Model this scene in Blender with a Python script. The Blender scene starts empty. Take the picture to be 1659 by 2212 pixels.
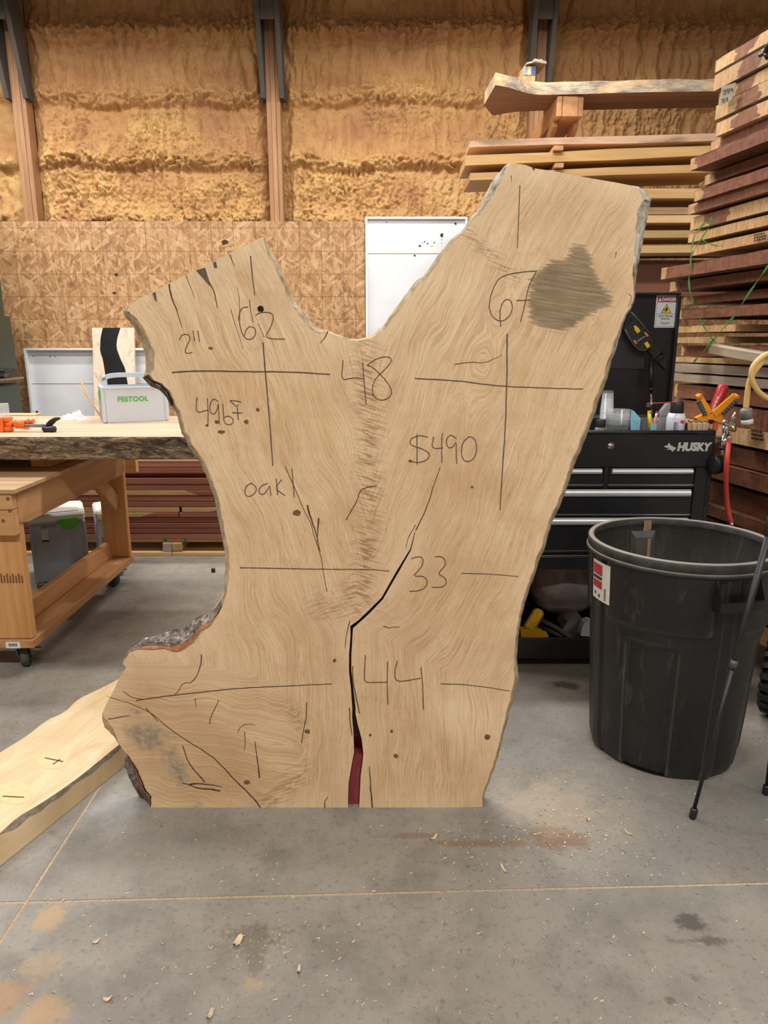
import bpy, bmesh, math, random
import numpy as np
from mathutils import Vector, Matrix
from mathutils.geometry import delaunay_2d_cdt

random.seed(7)
RNG = np.random.default_rng(11)
SC = bpy.context.scene
COL = SC.collection

# ------------------------------------------------------------------ camera, light, exposure
FPX, PITCH, CAMH = 1534.0, math.radians(13.4), 1.356
cam_d = bpy.data.cameras.new('camera')
cam_d.sensor_fit = 'HORIZONTAL'
cam_d.sensor_width = 36.0
cam_d.lens = 36.0 * FPX / 1659.0
cam_d.clip_end = 100
cam = bpy.data.objects.new('camera', cam_d)
COL.objects.link(cam)
cam.location = (0, 0, CAMH)
cam.rotation_euler = (math.pi / 2 - PITCH, 0, 0)
SC.camera = cam

w = bpy.data.worlds.new('world')
w.use_nodes = True
w.node_tree.nodes['Background'].inputs[0].default_value = (0.8, 0.85, 0.95, 1)
w.node_tree.nodes['Background'].inputs[1].default_value = 0.02
SC.world = w
SC.view_settings.view_transform = 'Standard'
SC.view_settings.look = 'None'
SC.view_settings.gamma = 1.0
SC.view_settings.use_curve_mapping = False
SC.view_settings.exposure = 0.0
LAMP_W = 120.0           # watts of every ceiling strip light (built with its fixture below)
LAMP_COL = (1.0, 0.975, 0.935)

# ------------------------------------------------------------------ helpers: pixels to places
CP, SP = math.cos(PITCH), math.sin(PITCH)
def ray(x, y):
    cx = (x - 829.5) / FPX; cy = (y - 1106.0) / FPX
    return Vector((cx, CP - cy * SP, -SP - cy * CP))
def atY(x, y, Y):
    r = ray(x, y); t = Y / r.y
    return Vector((r.x * t, Y, CAMH + r.z * t))
def atZ(x, y, Z=0.0):
    r = ray(x, y); t = (Z - CAMH) / r.z
    return Vector((r.x * t, r.y * t, Z))
def atPlane(x, y, p0, n):
    r = ray(x, y); o = Vector((0, 0, CAMH))
    t = (Vector(p0) - o).dot(n) / r.dot(n)
    return o + r * t
def zp(pts, ox, oy, s):          # points read in an enlarged crop -> photo pixels
    return [(ox + p[0] / s, oy + p[1] / s) for p in pts]

# ------------------------------------------------------------------ helpers: noise
def _hash(ix, iy, seed):
    h = (ix.astype(np.int64) * 374761393 + iy.astype(np.int64) * 668265263 + seed * 1442695041) & 0xffffffff
    h = ((h ^ (h >> 13)) * 1274126177) & 0xffffffff
    return (h ^ (h >> 16)) & 0xffffffff
def gn(x, y, seed=0):
    x = np.asarray(x, float); y = np.asarray(y, float)
    ix = np.floor(x); iy = np.floor(y); fx = x - ix; fy = y - iy
    ux = fx * fx * fx * (fx * (fx * 6 - 15) + 10); uy = fy * fy * fy * (fy * (fy * 6 - 15) + 10)
    def g(dx, dy):
        a = _hash(ix + dx, iy + dy, seed) * (2 * np.pi / 4294967296.0)
        return np.cos(a) * (fx - dx) + np.sin(a) * (fy - dy)
    return ((g(0, 0) * (1 - ux) + g(1, 0) * ux) * (1 - uy) + (g(0, 1) * (1 - ux) + g(1, 1) * ux) * uy) * 1.5
def fbm(x, y, seed=0, o=4):
    s = 0; a = 1.0; t = 0
    for k in range(o):
        s = s + a * gn(x * 2 ** k, y * 2 ** k, seed + k); t += a; a *= .5
    return s / t
def sstep(a, b, x):
    t = np.clip((np.asarray(x, float) - a) / (b - a), 0, 1)
    return t * t * (3 - 2 * t)

# ------------------------------------------------------------------ helpers: materials
def srgb(r, g, b):
    f = lambda c: (c / 255 / 12.92) if c / 255 <= .04045 else ((c / 255 + .055) / 1.055) ** 2.4
    return (f(r), f(g), f(b), 1)
class N:
    def __init__(s, name, rough=.6, metal=0.0):
        s.m = bpy.data.materials.new(name); s.m.use_nodes = True
        s.t = s.m.node_tree; s.n = s.t.nodes; s.l = s.t.links
        s.b = s.n['Principled BSDF']
        s.b.inputs['Roughness'].default_value = rough
        s.b.inputs['Metallic'].default_value = metal
    def set(s, sock, v):
        if hasattr(v, 'is_output') or isinstance(v, bpy.types.NodeSocket): s.l.new(v, sock)
        else: sock.default_value = v
    def node(s, t, **k):
        n = s.n.new(t)
        for a, v in k.items(): setattr(n, a, v)
        return n
    def coord(s, kind='Object'): return s.node('ShaderNodeTexCoord').outputs[kind]
    def attr(s, name): return s.node('ShaderNodeAttribute', attribute_name=name).outputs['Fac']
    def math(s, op, a, b=None, c=None, clamp=False):
        n = s.node('ShaderNodeMath', operation=op, use_clamp=clamp)
        s.set(n.inputs[0], a)
        if b is not None: s.set(n.inputs[1], b)
        if c is not None: s.set(n.inputs[2], c)
        return n.outputs[0]
    def vmath(s, op, a, b=None):
        n = s.node('ShaderNodeVectorMath', operation=op)
        s.set(n.inputs[0], a)
        if b is not None:
            if op == 'SCALE': s.set(n.inputs['Scale'], b)
            else: s.set(n.inputs[1], b)
        return n.outputs['Value'] if op in ('LENGTH', 'DISTANCE', 'DOT_PRODUCT') else n.outputs[0]
    def mapping(s, v, scale=(1, 1, 1), rot=(0, 0, 0), loc=(0, 0, 0)):
        n = s.node('ShaderNodeMapping'); s.set(n.inputs[0], v)
        n.inputs['Scale'].default_value = scale; n.inputs['Rotation'].default_value = rot; n.inputs['Location'].default_value = loc
        return n.outputs[0]
    def comb(s, x, y, z):
        n = s.node('ShaderNodeCombineXYZ')
        for i, v in enumerate((x, y, z)): s.set(n.inputs[i], v)
        return n.outputs[0]
    def sep(s, v):
        n = s.node('ShaderNodeSeparateXYZ'); s.set(n.inputs[0], v); return n.outputs
    def noise(s, v, scale=5, detail=4, rough=.55, dist=0, color=False):
        n = s.node('ShaderNodeTexNoise'); s.set(n.inputs['Vector'], v)
        n.inputs['Scale'].default_value = scale; n.inputs['Detail'].default_value = detail
        n.inputs['Roughness'].default_value = rough; n.inputs['Distortion'].default_value = dist
        return n.outputs['Color' if color else 'Fac']
    def voro(s, v, scale=5, feature='F1', out='Color'):
        n = s.node('ShaderNodeTexVoronoi', feature=feature); s.set(n.inputs['Vector'], v); n.inputs['Scale'].default_value = scale
        return n.outputs[out]
    def ramp(s, f, stops, interp='LINEAR'):
        n = s.node('ShaderNodeValToRGB'); s.set(n.inputs[0], f); r = n.color_ramp; r.interpolation = interp
        while len(r.elements) > 1: r.elements.remove(r.elements[-1])
        r.elements[0].position = stops[0][0]; r.elements[0].color = stops[0][1]
        for p, c in stops[1:]:
            e = r.elements.new(p); e.color = c
        return n.outputs[0]
    def mr(s, v, a, b, c=0.0, d=1.0, smooth=False):
        n = s.node('ShaderNodeMapRange', interpolation_type='SMOOTHSTEP' if smooth else 'LINEAR')
        s.set(n.inputs[0], v)
        for i, q in enumerate((a, b, c, d)): n.inputs[i + 1].default_value = q
        return n.outputs[0]
    def mix(s, f, a, b, blend='MIX'):
        n = s.node('ShaderNodeMix', data_type='RGBA', blend_type=blend); n.clamp_factor = True
        s.set(n.inputs[0], f); s.set(n.inputs[6], a); s.set(n.inputs[7], b)
        return n.outputs[2]
    def rnd(s): return s.node('ShaderNodeObjectInfo').outputs['Random']
    def bump(s, h, strength=.3, dist=.01):
        n = s.node('ShaderNodeBump'); n.inputs['Strength'].default_value = strength; n.inputs['Distance'].default_value = dist
        s.set(n.inputs['Height'], h); s.l.new(n.outputs[0], s.b.inputs['Normal'])
    def col(s, v): s.set(s.b.inputs['Base Color'], v); return s
    def rough(s, v): s.set(s.b.inputs['Roughness'], v); return s

def plain(name, c, rough=.5, metal=0.0, var=.12, scale=14, bump=.0, stretch=(1, 1, 1)):
    n = N(name, rough, metal)
    c = srgb(*c)
    v = n.mapping(n.coord(), stretch)
    f = n.noise(v, scale, 5)
    d = tuple(x * (1 - var) for x in c[:3]) + (1,); l = tuple(min(1, x * (1 + var)) for x in c[:3]) + (1,)
    n.col(n.ramp(f, [(.3, d), (.7, l)]))
    if bump: n.bump(f, bump, .004)
    return n.m
def wood(name, c1, c2, axis=0, scale=1.0, rough=.62, contrast=1.0, bump=.15, dark=None):
    """sawn timber: grain runs along one axis, each object gets its own shift and tone"""
    n = N(name, rough)
    r = n.rnd()
    v = n.vmath('ADD', n.coord(), n.comb(n.math('MULTIPLY', r, 13.0), n.math('MULTIPLY', r, 7.3), n.math('MULTIPLY', r, 5.1)))
    st = [26.0 * scale] * 3; st[axis] = 1.6 * scale
    big = [9.0 * scale] * 3; big[axis] = .9 * scale
    f1 = n.noise(n.mapping(v, st), 1.0, 6, .6, .6)
    f2 = n.noise(n.mapping(v, big), 1.0, 3, .5, 1.2)
    f = n.math('ADD', n.math('MULTIPLY', f1, .55), n.math('MULTIPLY', f2, .45))
    a, b = srgb(*c1), srgb(*c2)
    c = n.ramp(f, [(.5 - .2 / contrast, b), (.5 + .17 / contrast, a)])
    if dark is not None:
        k = n.noise(n.mapping(v, [5.0 if i != axis else 1.4 for i in range(3)]), 1.0, 5, .6)
        c = n.mix(n.mr(k, .56, .68, 0, .85), c, srgb(*dark))
    t = n.mr(r, 0, 1, .86, 1.12)
    c = n.mix(1.0, c, n.comb(t, t, t), 'MULTIPLY')
    n.col(c)
    if bump: n.bump(f1, bump, .003)
    return n.m
def metal(name, c, rough=.3):
    n = N(name, rough, 1.0); v = n.noise(n.coord(), 40, 3)
    a = srgb(*c); n.col(n.ramp(v, [(.3, tuple(x * .85 for x in a[:3]) + (1,)), (.7, a)])); return n.m
def clearmat(name, c=(225, 232, 235), alpha=.35, rough=.15):
    n = N(name, rough); n.col(n.ramp(n.noise(n.coord(), 60, 3), [(.3, srgb(*[int(q * .9) for q in c])), (.7, srgb(*c))]))
    n.b.inputs['Alpha'].default_value = alpha
    return n.m

# ------------------------------------------------------------------ helpers: geometry
class G:
    def __init__(s): s.v = []; s.f = []; s.mi = []; s.sm = []; s.cur = 0; s.smooth = False
    def add(s, vs, fs, smooth=None):
        o = len(s.v); s.v += [tuple(p) for p in vs]
        for f in fs:
            s.f.append(tuple(i + o for i in f)); s.mi.append(s.cur); s.sm.append(s.smooth if smooth is None else smooth)
        return s
    def obox(s, p, ax, ay, az, c=0.0):
        """box from corner p with three edge vectors, edges chamfered by c"""
        p = Vector(p); A = [Vector(ax), Vector(ay), Vector(az)]
        L = [a.length for a in A]; U = [a / l for a, l in zip(A, L)]
        if c <= 0 or c * 2.2 > min(L):
            vs = [p + A[0] * i + A[1] * j + A[2] * k for i in (0, 1) for j in (0, 1) for k in (0, 1)]
            return s.add(vs, [(0, 1, 3, 2), (4, 6, 7, 5), (0, 4, 5, 1), (2, 3, 7, 6), (0, 2, 6, 4), (1, 5, 7, 3)])
        vs = []; idx = {}
        for i in (0, 1):
            for j in (0, 1):
                for k in (0, 1):
                    b = (i, j, k)
                    for d in range(3):
                        q = p.copy()
                        for e in range(3):
                            t = b[e] * L[e]
                            if e != d: t += c if b[e] == 0 else -c
                            q += U[e] * t
                        idx[(b, d)] = len(vs); vs.append(q)
        fs = []
        for d in range(3):
            e1, e2 = [(1, 2), (2, 0), (0, 1)][d]
            for val in (0, 1):
                r = []
                for (a, bb) in ((0, 0), (1, 0), (1, 1), (0, 1)):
                    k = [0, 0, 0]; k[d] = val; k[e1] = a; k[e2] = bb; r.append(idx[(tuple(k), d)])
                fs.append(tuple(r if val else r[::-1]))
            for a in (0, 1):
                for bb in (0, 1):
                    k0 = [0, 0, 0]; k1 = [0, 0, 0]
                    k0[e1] = k1[e1] = a; k0[e2] = k1[e2] = bb; k0[d] = 0; k1[d] = 1
                    k0 = tuple(k0); k1 = tuple(k1)
                    fs.append((idx[(k0, e1)], idx[(k1, e1)], idx[(k1, e2)], idx[(k0, e2)]))
        for i in (0, 1):
            for j in (0, 1):
                for k in (0, 1): fs.append(tuple(idx[((i, j, k), d)] for d in range(3)))
        return s.add(vs, fs)
    def box(s, lo, hi, c=0.0):
        lo = Vector(lo); hi = Vector(hi)
        return s.obox(lo, (hi.x - lo.x, 0, 0), (0, hi.y - lo.y, 0), (0, 0, hi.z - lo.z), c)
    def bar(s, p0, p1, w, h, up=(0, 0, 1), c=0.0):
        """square bar from p0 to p1, w across, h along up"""
        p0 = Vector(p0); p1 = Vector(p1); d = p1 - p0; u = Vector(up)
        sx = d.cross(u)
        if sx.length < 1e-6: sx = d.cross(Vector((1, 0, 0)))
        sx.normalize(); u2 = sx.cross(d).normalized()
        return s.obox(p0 - sx * w / 2 - u2 * h / 2, d, sx * w, u2 * h, c)
    def tube(s, pts, r, n=10, cap=True, closed=False):
        pts = [Vector(p) for p in pts]; m = len(pts)
        rr = r if isinstance(r, (list, tuple)) else [r] * m
        tang = []
        for i in range(m):
            a = pts[i - 1] if (i > 0 or closed) else pts[i]; b = pts[(i + 1) % m] if (i < m - 1 or closed) else pts[i]
            t = (b - a); tang.append(t.normalized() if t.length > 1e-9 else Vector((0, 0, 1)))
        nrm = tang[0].orthogonal().normalized(); vs = []
        for i in range(m):
            nrm = (nrm - tang[i] * nrm.dot(tang[i]))
            nrm = nrm.normalized() if nrm.length > 1e-6 else tang[i].orthogonal().normalized()
            bn = tang[i].cross(nrm)
            for k in range(n):
                a = 2 * math.pi * k / n
                vs.append(pts[i] + (nrm * math.cos(a) + bn * math.sin(a)) * rr[i])
        fs = []
        for i in range(m if closed else m - 1):
            j = (i + 1) % m
            for k in range(n):
                k2 = (k + 1) % n
                fs.append((i * n + k, i * n + k2, j * n + k2, j * n + k))
        s.add(vs, fs, True)
        if cap and not closed:
            o = len(s.v) - m * n
            s.f.append(tuple(o + k for k in range(n))[::-1]); s.f.append(tuple(o + (m - 1) * n + k for k in range(n)))
            s.mi += [s.cur] * 2; s.sm += [False] * 2
        return s
    def cyl(s, p0, p1, r0, r1=None, n=20):
        return s.tube([p0, p1], [r0, r0 if r1 is None else r1], n)
    def lathe(s, prof, c, n=48, axis='z', smooth=True, mat=None):
        """prof: (radius, height) pairs"""
        c = Vector(c); vs = []
        for (r, h) in prof:
            for k in range(n):
                a = 2 * math.pi * k / n
                q = Vector((r * math.cos(a), r * math.sin(a), h))
                if axis == 'x': q = Vector((q.z, q.x, q.y))
                if axis == 'y': q = Vector((q.x, q.z, q.y))
                if mat is not None: q = mat @ q
                vs.append(c + q)
        fs = []
        for i in range(len(prof) - 1):
            for k in range(n):
                k2 = (k + 1) % n
                fs.append((i * n + k, i * n + k2, (i + 1) * n + k2, (i + 1) * n + k))
        return s.add(vs, fs, smooth)
    def prism(s, poly, ext):
        """flat polygon (3d points) pushed along ext"""
        poly = [Vector(p) for p in poly]; e = Vector(ext); m = len(poly)
        vs = poly + [p + e for p in poly]
        fs = [tuple(range(m)), tuple(range(2 * m - 1, m - 1, -1))]
        for i in range(m): fs.append((i, m + i, m + (i + 1) % m, (i + 1) % m))
        return s.add(vs, fs)
    def grid(s, P, smooth=True, flip=False):
        """P[i][j] -> points"""
        a = len(P); b = len(P[0]); vs = [q for row in P for q in row]; fs = []
        for i in range(a - 1):
            for j in range(b - 1):
                f = (i * b + j, i * b + j + 1, (i + 1) * b + j + 1, (i + 1) * b + j)
                fs.append(f[::-1] if flip else f)
        return s.add(vs, fs, smooth)

def root_loc(o):
    while o.parent is not None: o = o.parent
    return o.location.copy()
def mk(name, g, mat, parent=None, fix=True):
    """link a G as one mesh; vertices are given in the world and kept relative to the thing's base"""
    off = root_loc(parent) if parent is not None else Vector((0, 0, 0))
    me = bpy.data.meshes.new(name)
    me.from_pydata([(v[0] - off.x, v[1] - off.y, v[2] - off.z) for v in g.v], [], g.f)
    for m in (mat if isinstance(mat, (list, tuple)) else [mat]): me.materials.append(m)
    me.polygons.foreach_set('material_index', g.mi); me.polygons.foreach_set('use_smooth', g.sm)
    if fix:
        bm = bmesh.new(); bm.from_mesh(me); bmesh.ops.recalc_face_normals(bm, faces=bm.faces); bm.to_mesh(me); bm.free()
    me.update()
    o = bpy.data.objects.new(name, me); COL.objects.link(o)
    if parent is not None: o.parent = parent
    return o
def solo(name, g, mat, label, cat, base=None, group=None, kind=None):
    """a thing that is a single mesh; origin moved to its base"""
    if base is None:
        xs = np.array(g.v); base = ((xs[:, 0].min() + xs[:, 0].max()) / 2, (xs[:, 1].min() + xs[:, 1].max()) / 2, xs[:, 2].min())
    b = Vector(base)
    g.v = [(v[0] - b.x, v[1] - b.y, v[2] - b.z) for v in g.v]
    o = mk(name, g, mat); o.location = b
    return tag(o, label, cat, group, kind)
def tag(o, label=None, cat=None, group=None, kind=None):
    if label: o['label'] = label
    if cat: o['category'] = cat
    if group: o['group'] = group
    if kind: o['kind'] = kind
    return o
def thing(name, loc, label, cat, group=None, kind=None):
    o = bpy.data.objects.new(name, None); COL.objects.link(o); o.location = loc; o.empty_display_size = .05
    return tag(o, label, cat, group, kind)
def struct(name, g, mat, parent=None):
    o = mk(name, g, mat, parent)
    if parent is None: o['kind'] = 'structure'
    return o
def text_g(body, origin, ux, uy, size, depth=.0006, offset=0.0, shear=0.0, align='LEFT', spacing=1.0, g=None):
    """lettering as mesh: origin is the start of the base line, ux to the reading direction, uy up"""
    cu = bpy.data.curves.new('lettering', 'FONT'); cu.body = body; cu.size = size; cu.offset = offset; cu.shear = shear
    cu.align_x = align; cu.space_character = spacing; cu.resolution_u = 3
    ob = bpy.data.objects.new('lettering', cu); COL.objects.link(ob)
    bpy.context.view_layer.update()
    me = bpy.data.meshes.new_from_object(ob.evaluated_get(bpy.context.evaluated_depsgraph_get()))
    ux = Vector(ux).normalized(); uy = Vector(uy).normalized(); n = ux.cross(uy); o = Vector(origin)
    g = g or G()
    g.add([o + ux * v.co.x + uy * v.co.y + n * depth for v in me.vertices], [tuple(p.vertices) for p in me.polygons], False)
    bpy.data.objects.remove(ob); bpy.data.curves.remove(cu); bpy.data.meshes.remove(me)
    return g

# ------------------------------------------------------------------ shared materials
PINE = wood('pine_lumber', (214, 166, 112), (180, 128, 78), 0, 1.0)
PINEY = wood('pine_lumber_across', (210, 160, 108), (176, 122, 76), 1, 1.0)
PINEZ = wood('pine_lumber_upright', (216, 164, 104), (180, 122, 68), 2, 1.0, dark=None)
PALE = wood('pale_sawn_lumber', (226, 190, 138), (196, 152, 98), 0, 1.0)
PALEROUGH = wood('rough_pale_lumber', (196, 162, 116), (150, 114, 76), 0, 1.0, dark=(120, 92, 66))
GREYWOOD = wood('weathered_grey_lumber', (178, 162, 142), (132, 114, 94), 0, 1.0, dark=(108, 92, 78))
REDWOOD = wood('reddish_heartwood', (136, 88, 62), (98, 60, 42), 0, 1.0)
CEDAR = wood('red_brown_hardwood', (160, 102, 78), (124, 74, 56), 0, .8, contrast=.8)
CEDARD = wood('dark_red_hardwood', (142, 82, 62), (110, 60, 46), 0, .8, contrast=.8)
POSTW = wood('laminated_post_lumber', (196, 150, 108), (150, 104, 70), 2, 1.0)
DARKSTEEL = plain('dark_grey_brace_lumber', (84, 80, 74), .8, 0, .25, 6, .3, (1, 1, .2))
BLACKM = plain('black_powder_coat', (30, 31, 34), .34, 0, .25, 9)
BLACKP = plain('black_plastic', (26, 26, 28), .45, 0, .25, 20, .1)
RUBBER = plain('grey_rubber', (74, 72, 68), .7, 0, .2, 30, .1)
CHROME = metal('chrome_trim', (226, 228, 232), .16)
STEEL = metal('brushed_steel', (170, 170, 168), .35)
WHITEP = plain('white_plastic', (232, 232, 230), .45, 0, .04, 8)

def wood_end(name, heart, heart2, sap, sap2, sapw):
    """sawn board end: pale sapwood by the far edge (local y below sapw), dark heart beyond it, pale again far inside"""
    n = N(name, .7)
    v = n.coord(); r = n.rnd()
    vv = n.vmath('ADD', v, n.comb(0, 0, n.math('MULTIPLY', r, 9)))
    x, y, z = n.sep(v); y = n.math('MULTIPLY', y, -1.0)
    k = n.noise(n.mapping(vv, (3, 6, 14)), 1.0, 3)
    yy = n.math('ADD', y, n.math('ADD', n.math('MULTIPLY', n.math('SUBTRACT', k, .5), .22), n.math('MULTIPLY', n.math('SUBTRACT', r, .5), .05)))
    sapf = n.math('SUBTRACT', 1.0, n.mr(yy, sapw - .004, sapw + .006))
    if sapw > .1: sapf = n.math('MAXIMUM', sapf, n.mr(n.math('SUBTRACT', yy, n.math('MULTIPLY', z, .12)), sapw + .105, sapw + .115))
    saw = n.noise(n.mapping(vv, (1, 60, 22), (0, 0, 0)), 1.0, 4, .6)
    ring = n.noise(n.mapping(vv, (1, 10, 30)), 1.0, 3, .5, 1.5)
    h = n.ramp(n.math('ADD', n.math('MULTIPLY', saw, .5), n.math('MULTIPLY', ring, .5)), [(.35, srgb(*heart2)), (.62, srgb(*heart))])
    sp = n.ramp(saw, [(.35, srgb(*sap2)), (.65, srgb(*sap))])
    c = n.mix(sapf, h, sp)
    t = n.mr(r, 0, 1, .88, 1.1)
    n.col(n.mix(1.0, c, n.comb(t, t, t), 'MULTIPLY')); n.bump(saw, .3, .004)
    return n.m
ENDA = wood_end('board_end_wide_sapwood', (150, 102, 74), (112, 72, 50), (214, 176, 128), (182, 142, 98), .15)
ENDB = wood_end('board_end_narrow_sapwood', (146, 92, 66), (104, 62, 43), (206, 168, 122), (172, 132, 92), .05)
ENDP = wood_end('board_end_pale', (206, 164, 112), (170, 126, 82), (214, 176, 126), (182, 140, 94), .5)

# ------------------------------------------------------------------ floor: four concrete bays with sawdust-filled control joints
def concrete():
    n = N('worn_concrete', .55)
    v = n.coord(); x, y, z = n.sep(v); p2 = n.comb(x, y, 0.0)
    big = n.noise(p2, .9, 5, .6, .4); mid = n.noise(p2, 5, 6, .65); fine = n.noise(p2, 70, 4, .6); streak = n.noise(n.mapping(p2, (3, 14, 1), (0, 0, .6)), 1.0, 5, .6)
    c = n.ramp(big, [(.3, srgb(120, 118, 113)), (.5, srgb(142, 136, 126)), (.7, srgb(158, 149, 136))])
    c = n.mix(n.mr(mid, .46, .66, 0, .65), c, srgb(108, 103, 96))
    c = n.mix(n.mr(streak, .55, .75, 0, .4), c, srgb(138, 124, 106))
    c = n.mix(n.mr(fine, .57, .69, 0, .6), c, srgb(98, 90, 80))
    c = n.mix(n.mr(n.noise(p2, 50, 3, .6), .68, .73, 0, .5), c, srgb(200, 188, 166))
    c = n.mix(n.mr(n.noise(p2, 30, 4, .7), .60, .70, 0, .6), c, srgb(92, 85, 76)); c = n.mix(n.mr(n.noise(n.mapping(p2, (1, 2.2, 1), (0, 0, .4)), 60, 4, .65), .62, .70, 0, .6), c, srgb(88, 80, 72)); c = n.mix(n.mr(n.noise(p2, 2.2, 5, .6), .5, .66, 0, .4), c, srgb(122, 116, 106))
    dn = n.noise(p2, 14, 5, .65); dn2 = n.noise(p2, 90, 3)
    def blob(cx, cy, rx, ry, col, amt, edge=.55, rot=0.0):
        nonlocal c
        q = n.mapping(n.vmath('SUBTRACT', p2, (cx, cy, 0.0)), (1 / rx, 1 / ry, 0), (0, 0, 0))
        if rot:
            q = n.vmath('SUBTRACT', p2, (cx, cy, 0.0)); q = n.mapping(q, (1, 1, 0), (0, 0, rot)); q = n.mapping(q, (1 / rx, 1 / ry, 0))
        d = n.vmath('LENGTH', q)
        d = n.math('ADD', d, n.math('MULTIPLY', n.math('SUBTRACT', dn, .5), 3.0))
        d = n.math('ADD', d, n.math('MULTIPLY', n.math('SUBTRACT', dn2, .5), 1.4))
        c = n.mix(n.mr(d, edge, 1.15, amt, 0), c, srgb(*col))
    def bp(px, py, wx, wy, *a, **k):
        q = atZ(px, py); e = atZ(px + wx, py); f = atZ(px, py - wy); blob(q.x, q.y, abs(e.x - q.x), abs(f.y - q.y), *a, **k)
    bp(115, 1982, 34, 30, (180, 148, 106), .7)                     # sawdust
    bp(80, 2085, 50, 26, (180, 152, 114), .45)
    bp(95, 2180, 50, 36, (174, 138, 96), .75)
    bp(10, 2160, 45, 40, (166, 128, 84), .7)
    bp(545, 2128, 40, 20, (186, 152, 108), .45)
    bp(550, 2030, 75, 34, (108, 96, 82), .75)                     # shavings
    bp(555, 2080, 20, 30, (112, 100, 88), .7)
    bp(1205, 1812, 75, 26, (120, 90, 66), .8)                     # brown spill with a tail
    bp(1060, 1822, 170, 8, (128, 100, 76), .7)
    bp(880, 1806, 70, 6, (120, 98, 78), .6)
    bp(1190, 1735, 120, 55, (178, 156, 128), .35)
    bp(1490, 1994, 34, 20, (78, 70, 66), .85)                     # oil
    bp(1520, 2032, 66, 12, (84, 74, 68), .75)
    bp(1222, 1481, 35, 8, (58, 54, 50), .8)
    bp(250, 1750, 60, 30, (150, 152, 152), .5)
    bp(1448, 2160, 12, 8, (104, 84, 62), .8)
    n.col(c); n.rough(n.mr(mid, .3, .7, .42, .68))
    n.bump(n.math('ADD', n.math('MULTIPLY', fine, .5), n.math('MULTIPLY', mid, .5)), .35, .005)
    return n.m
CONC = concrete()
SAWD = plain('sawdust_fill', (176, 154, 128), .95, 0, .25, 160, .6)
fl = struct('floor', G().box((-8, -5, -.10), (8, 7.4, -.0012)), SAWD)
jx = -.893; jw = .004
def jy(x): return 1.494 + (x + .956) * .0339
for (xa, xb) in ((-8, jx - jw), (jx + jw, 8)):
    g = G(); g.prism([(xa, -5, 0), (xb, -5, 0), (xb, jy(xb) - jw, 0), (xa, jy(xa) - jw, 0)], (0, 0, -.001)); mk('concrete_bay', g, CONC, fl)
    g = G(); g.prism([(xa, jy(xa) + jw, 0), (xb, jy(xb) + jw, 0), (xb, 7.4, 0), (xa, 7.4, 0)], (0, 0, -.001)); mk('concrete_bay', g, CONC, fl)

# ------------------------------------------------------------------ back wall: OSB sheets below, spray foam and posts above
WY = 6.98
OSBTOP = atY(300, 478, WY).z
def osb():
    n = N('oriented_strand_board', .6)
    x, y, z = n.sep(n.coord()); p = n.comb(x, z, 0.0)
    wob = n.noise(p, 3, 2, .5, 0, True)
    p = n.vmath('ADD', p, n.vmath('SCALE', wob, .03))
    c = None
    base = n.ramp(n.noise(p, 24, 4), [(.3, srgb(142, 98, 60)), (.7, srgb(186, 142, 94))])
    c = base
    for k, (rot, thr) in enumerate(((1.15, .45), (1.9, .55), (.55, .6), (1.5, .62), (2.5, .68))):
        q = n.mapping(p, (8.0, 36.0, 1), (0, 0, rot), (k * 3.1, k * 7.7, 0))
        # Mapping scales before turning: turn first
        q = n.mapping(n.mapping(p, (1, 1, 1), (0, 0, rot)), (6 + 1.2 * k, 48.0 - 3 * k, 1), (0, 0, 0), (k * 3.1, k * 7.7, 0))
        cell = n.voro(q, 1.0)
        r, gg, bb = n.sep(cell)
        tone = n.ramp(r, [(0, srgb(128, 86, 52)), (.22, srgb(170, 126, 82)), (.6, srgb(192, 150, 104)), (1, srgb(216, 180, 134))])
        c = n.mix(n.math('MULTIPLY', n.math('GREATER_THAN', gg, thr), .66), c, tone)
    # gaps between strands
    c = n.mix(n.mr(n.noise(p, 60, 4, .7), .58, .68, 0, .7), c, srgb(120, 78, 46))
    # printed nailing grid
    lines = None
    for s, off in ((x, .03), (z, .11)):
        q = n.math('FRACT', n.math('DIVIDE', n.math('ADD', s, 10 + off), .2032))
        l = n.math('LESS_THAN', n.math('ABSOLUTE', n.math('SUBTRACT', q, .5)), .012)
        lines = l if lines is None else n.math('MAXIMUM', lines, l)
    c = n.mix(n.math('MULTIPLY', lines, .7), c, srgb(108, 72, 42))
    n.col(c); n.bump(n.noise(p, 50, 3), .2, .003)
    return n.m
OSB = osb()
BACKM = plain('wall_sheathing', (120, 112, 100), .9)
wb = struct('wall_back', G().box((-8, 7.22, -.1), (8, 7.4, 5.2)), BACKM)
x = -8.0 + .42
while x < 8:
    x1 = min(x + 1.2192, 8)
    mk('osb_panel', G().box((x + .001, WY, .01), (x1 - .001, WY + .015, OSBTOP), .0008), OSB, wb); x = x1
# nail holes torn in the sheets
DHOLE = plain('dark_hole', (66, 46, 30), .9)
for (px, py, r) in ((485, 523, .035), (251, 593, .022), (247, 633, .016)):
    c0 = atY(px, py, WY - .001); m = 12; g = G()
    g.prism([c0 + Vector((math.cos(a) * r * random.uniform(.5, 1.1) * 1.3, 0, math.sin(a) * r * random.uniform(.4, .9))) for a in [2 * math.pi * k / m for k in range(m)]], (0, .0008, 0)); mk('torn_hole', g, DHOLE, wb)

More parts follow.
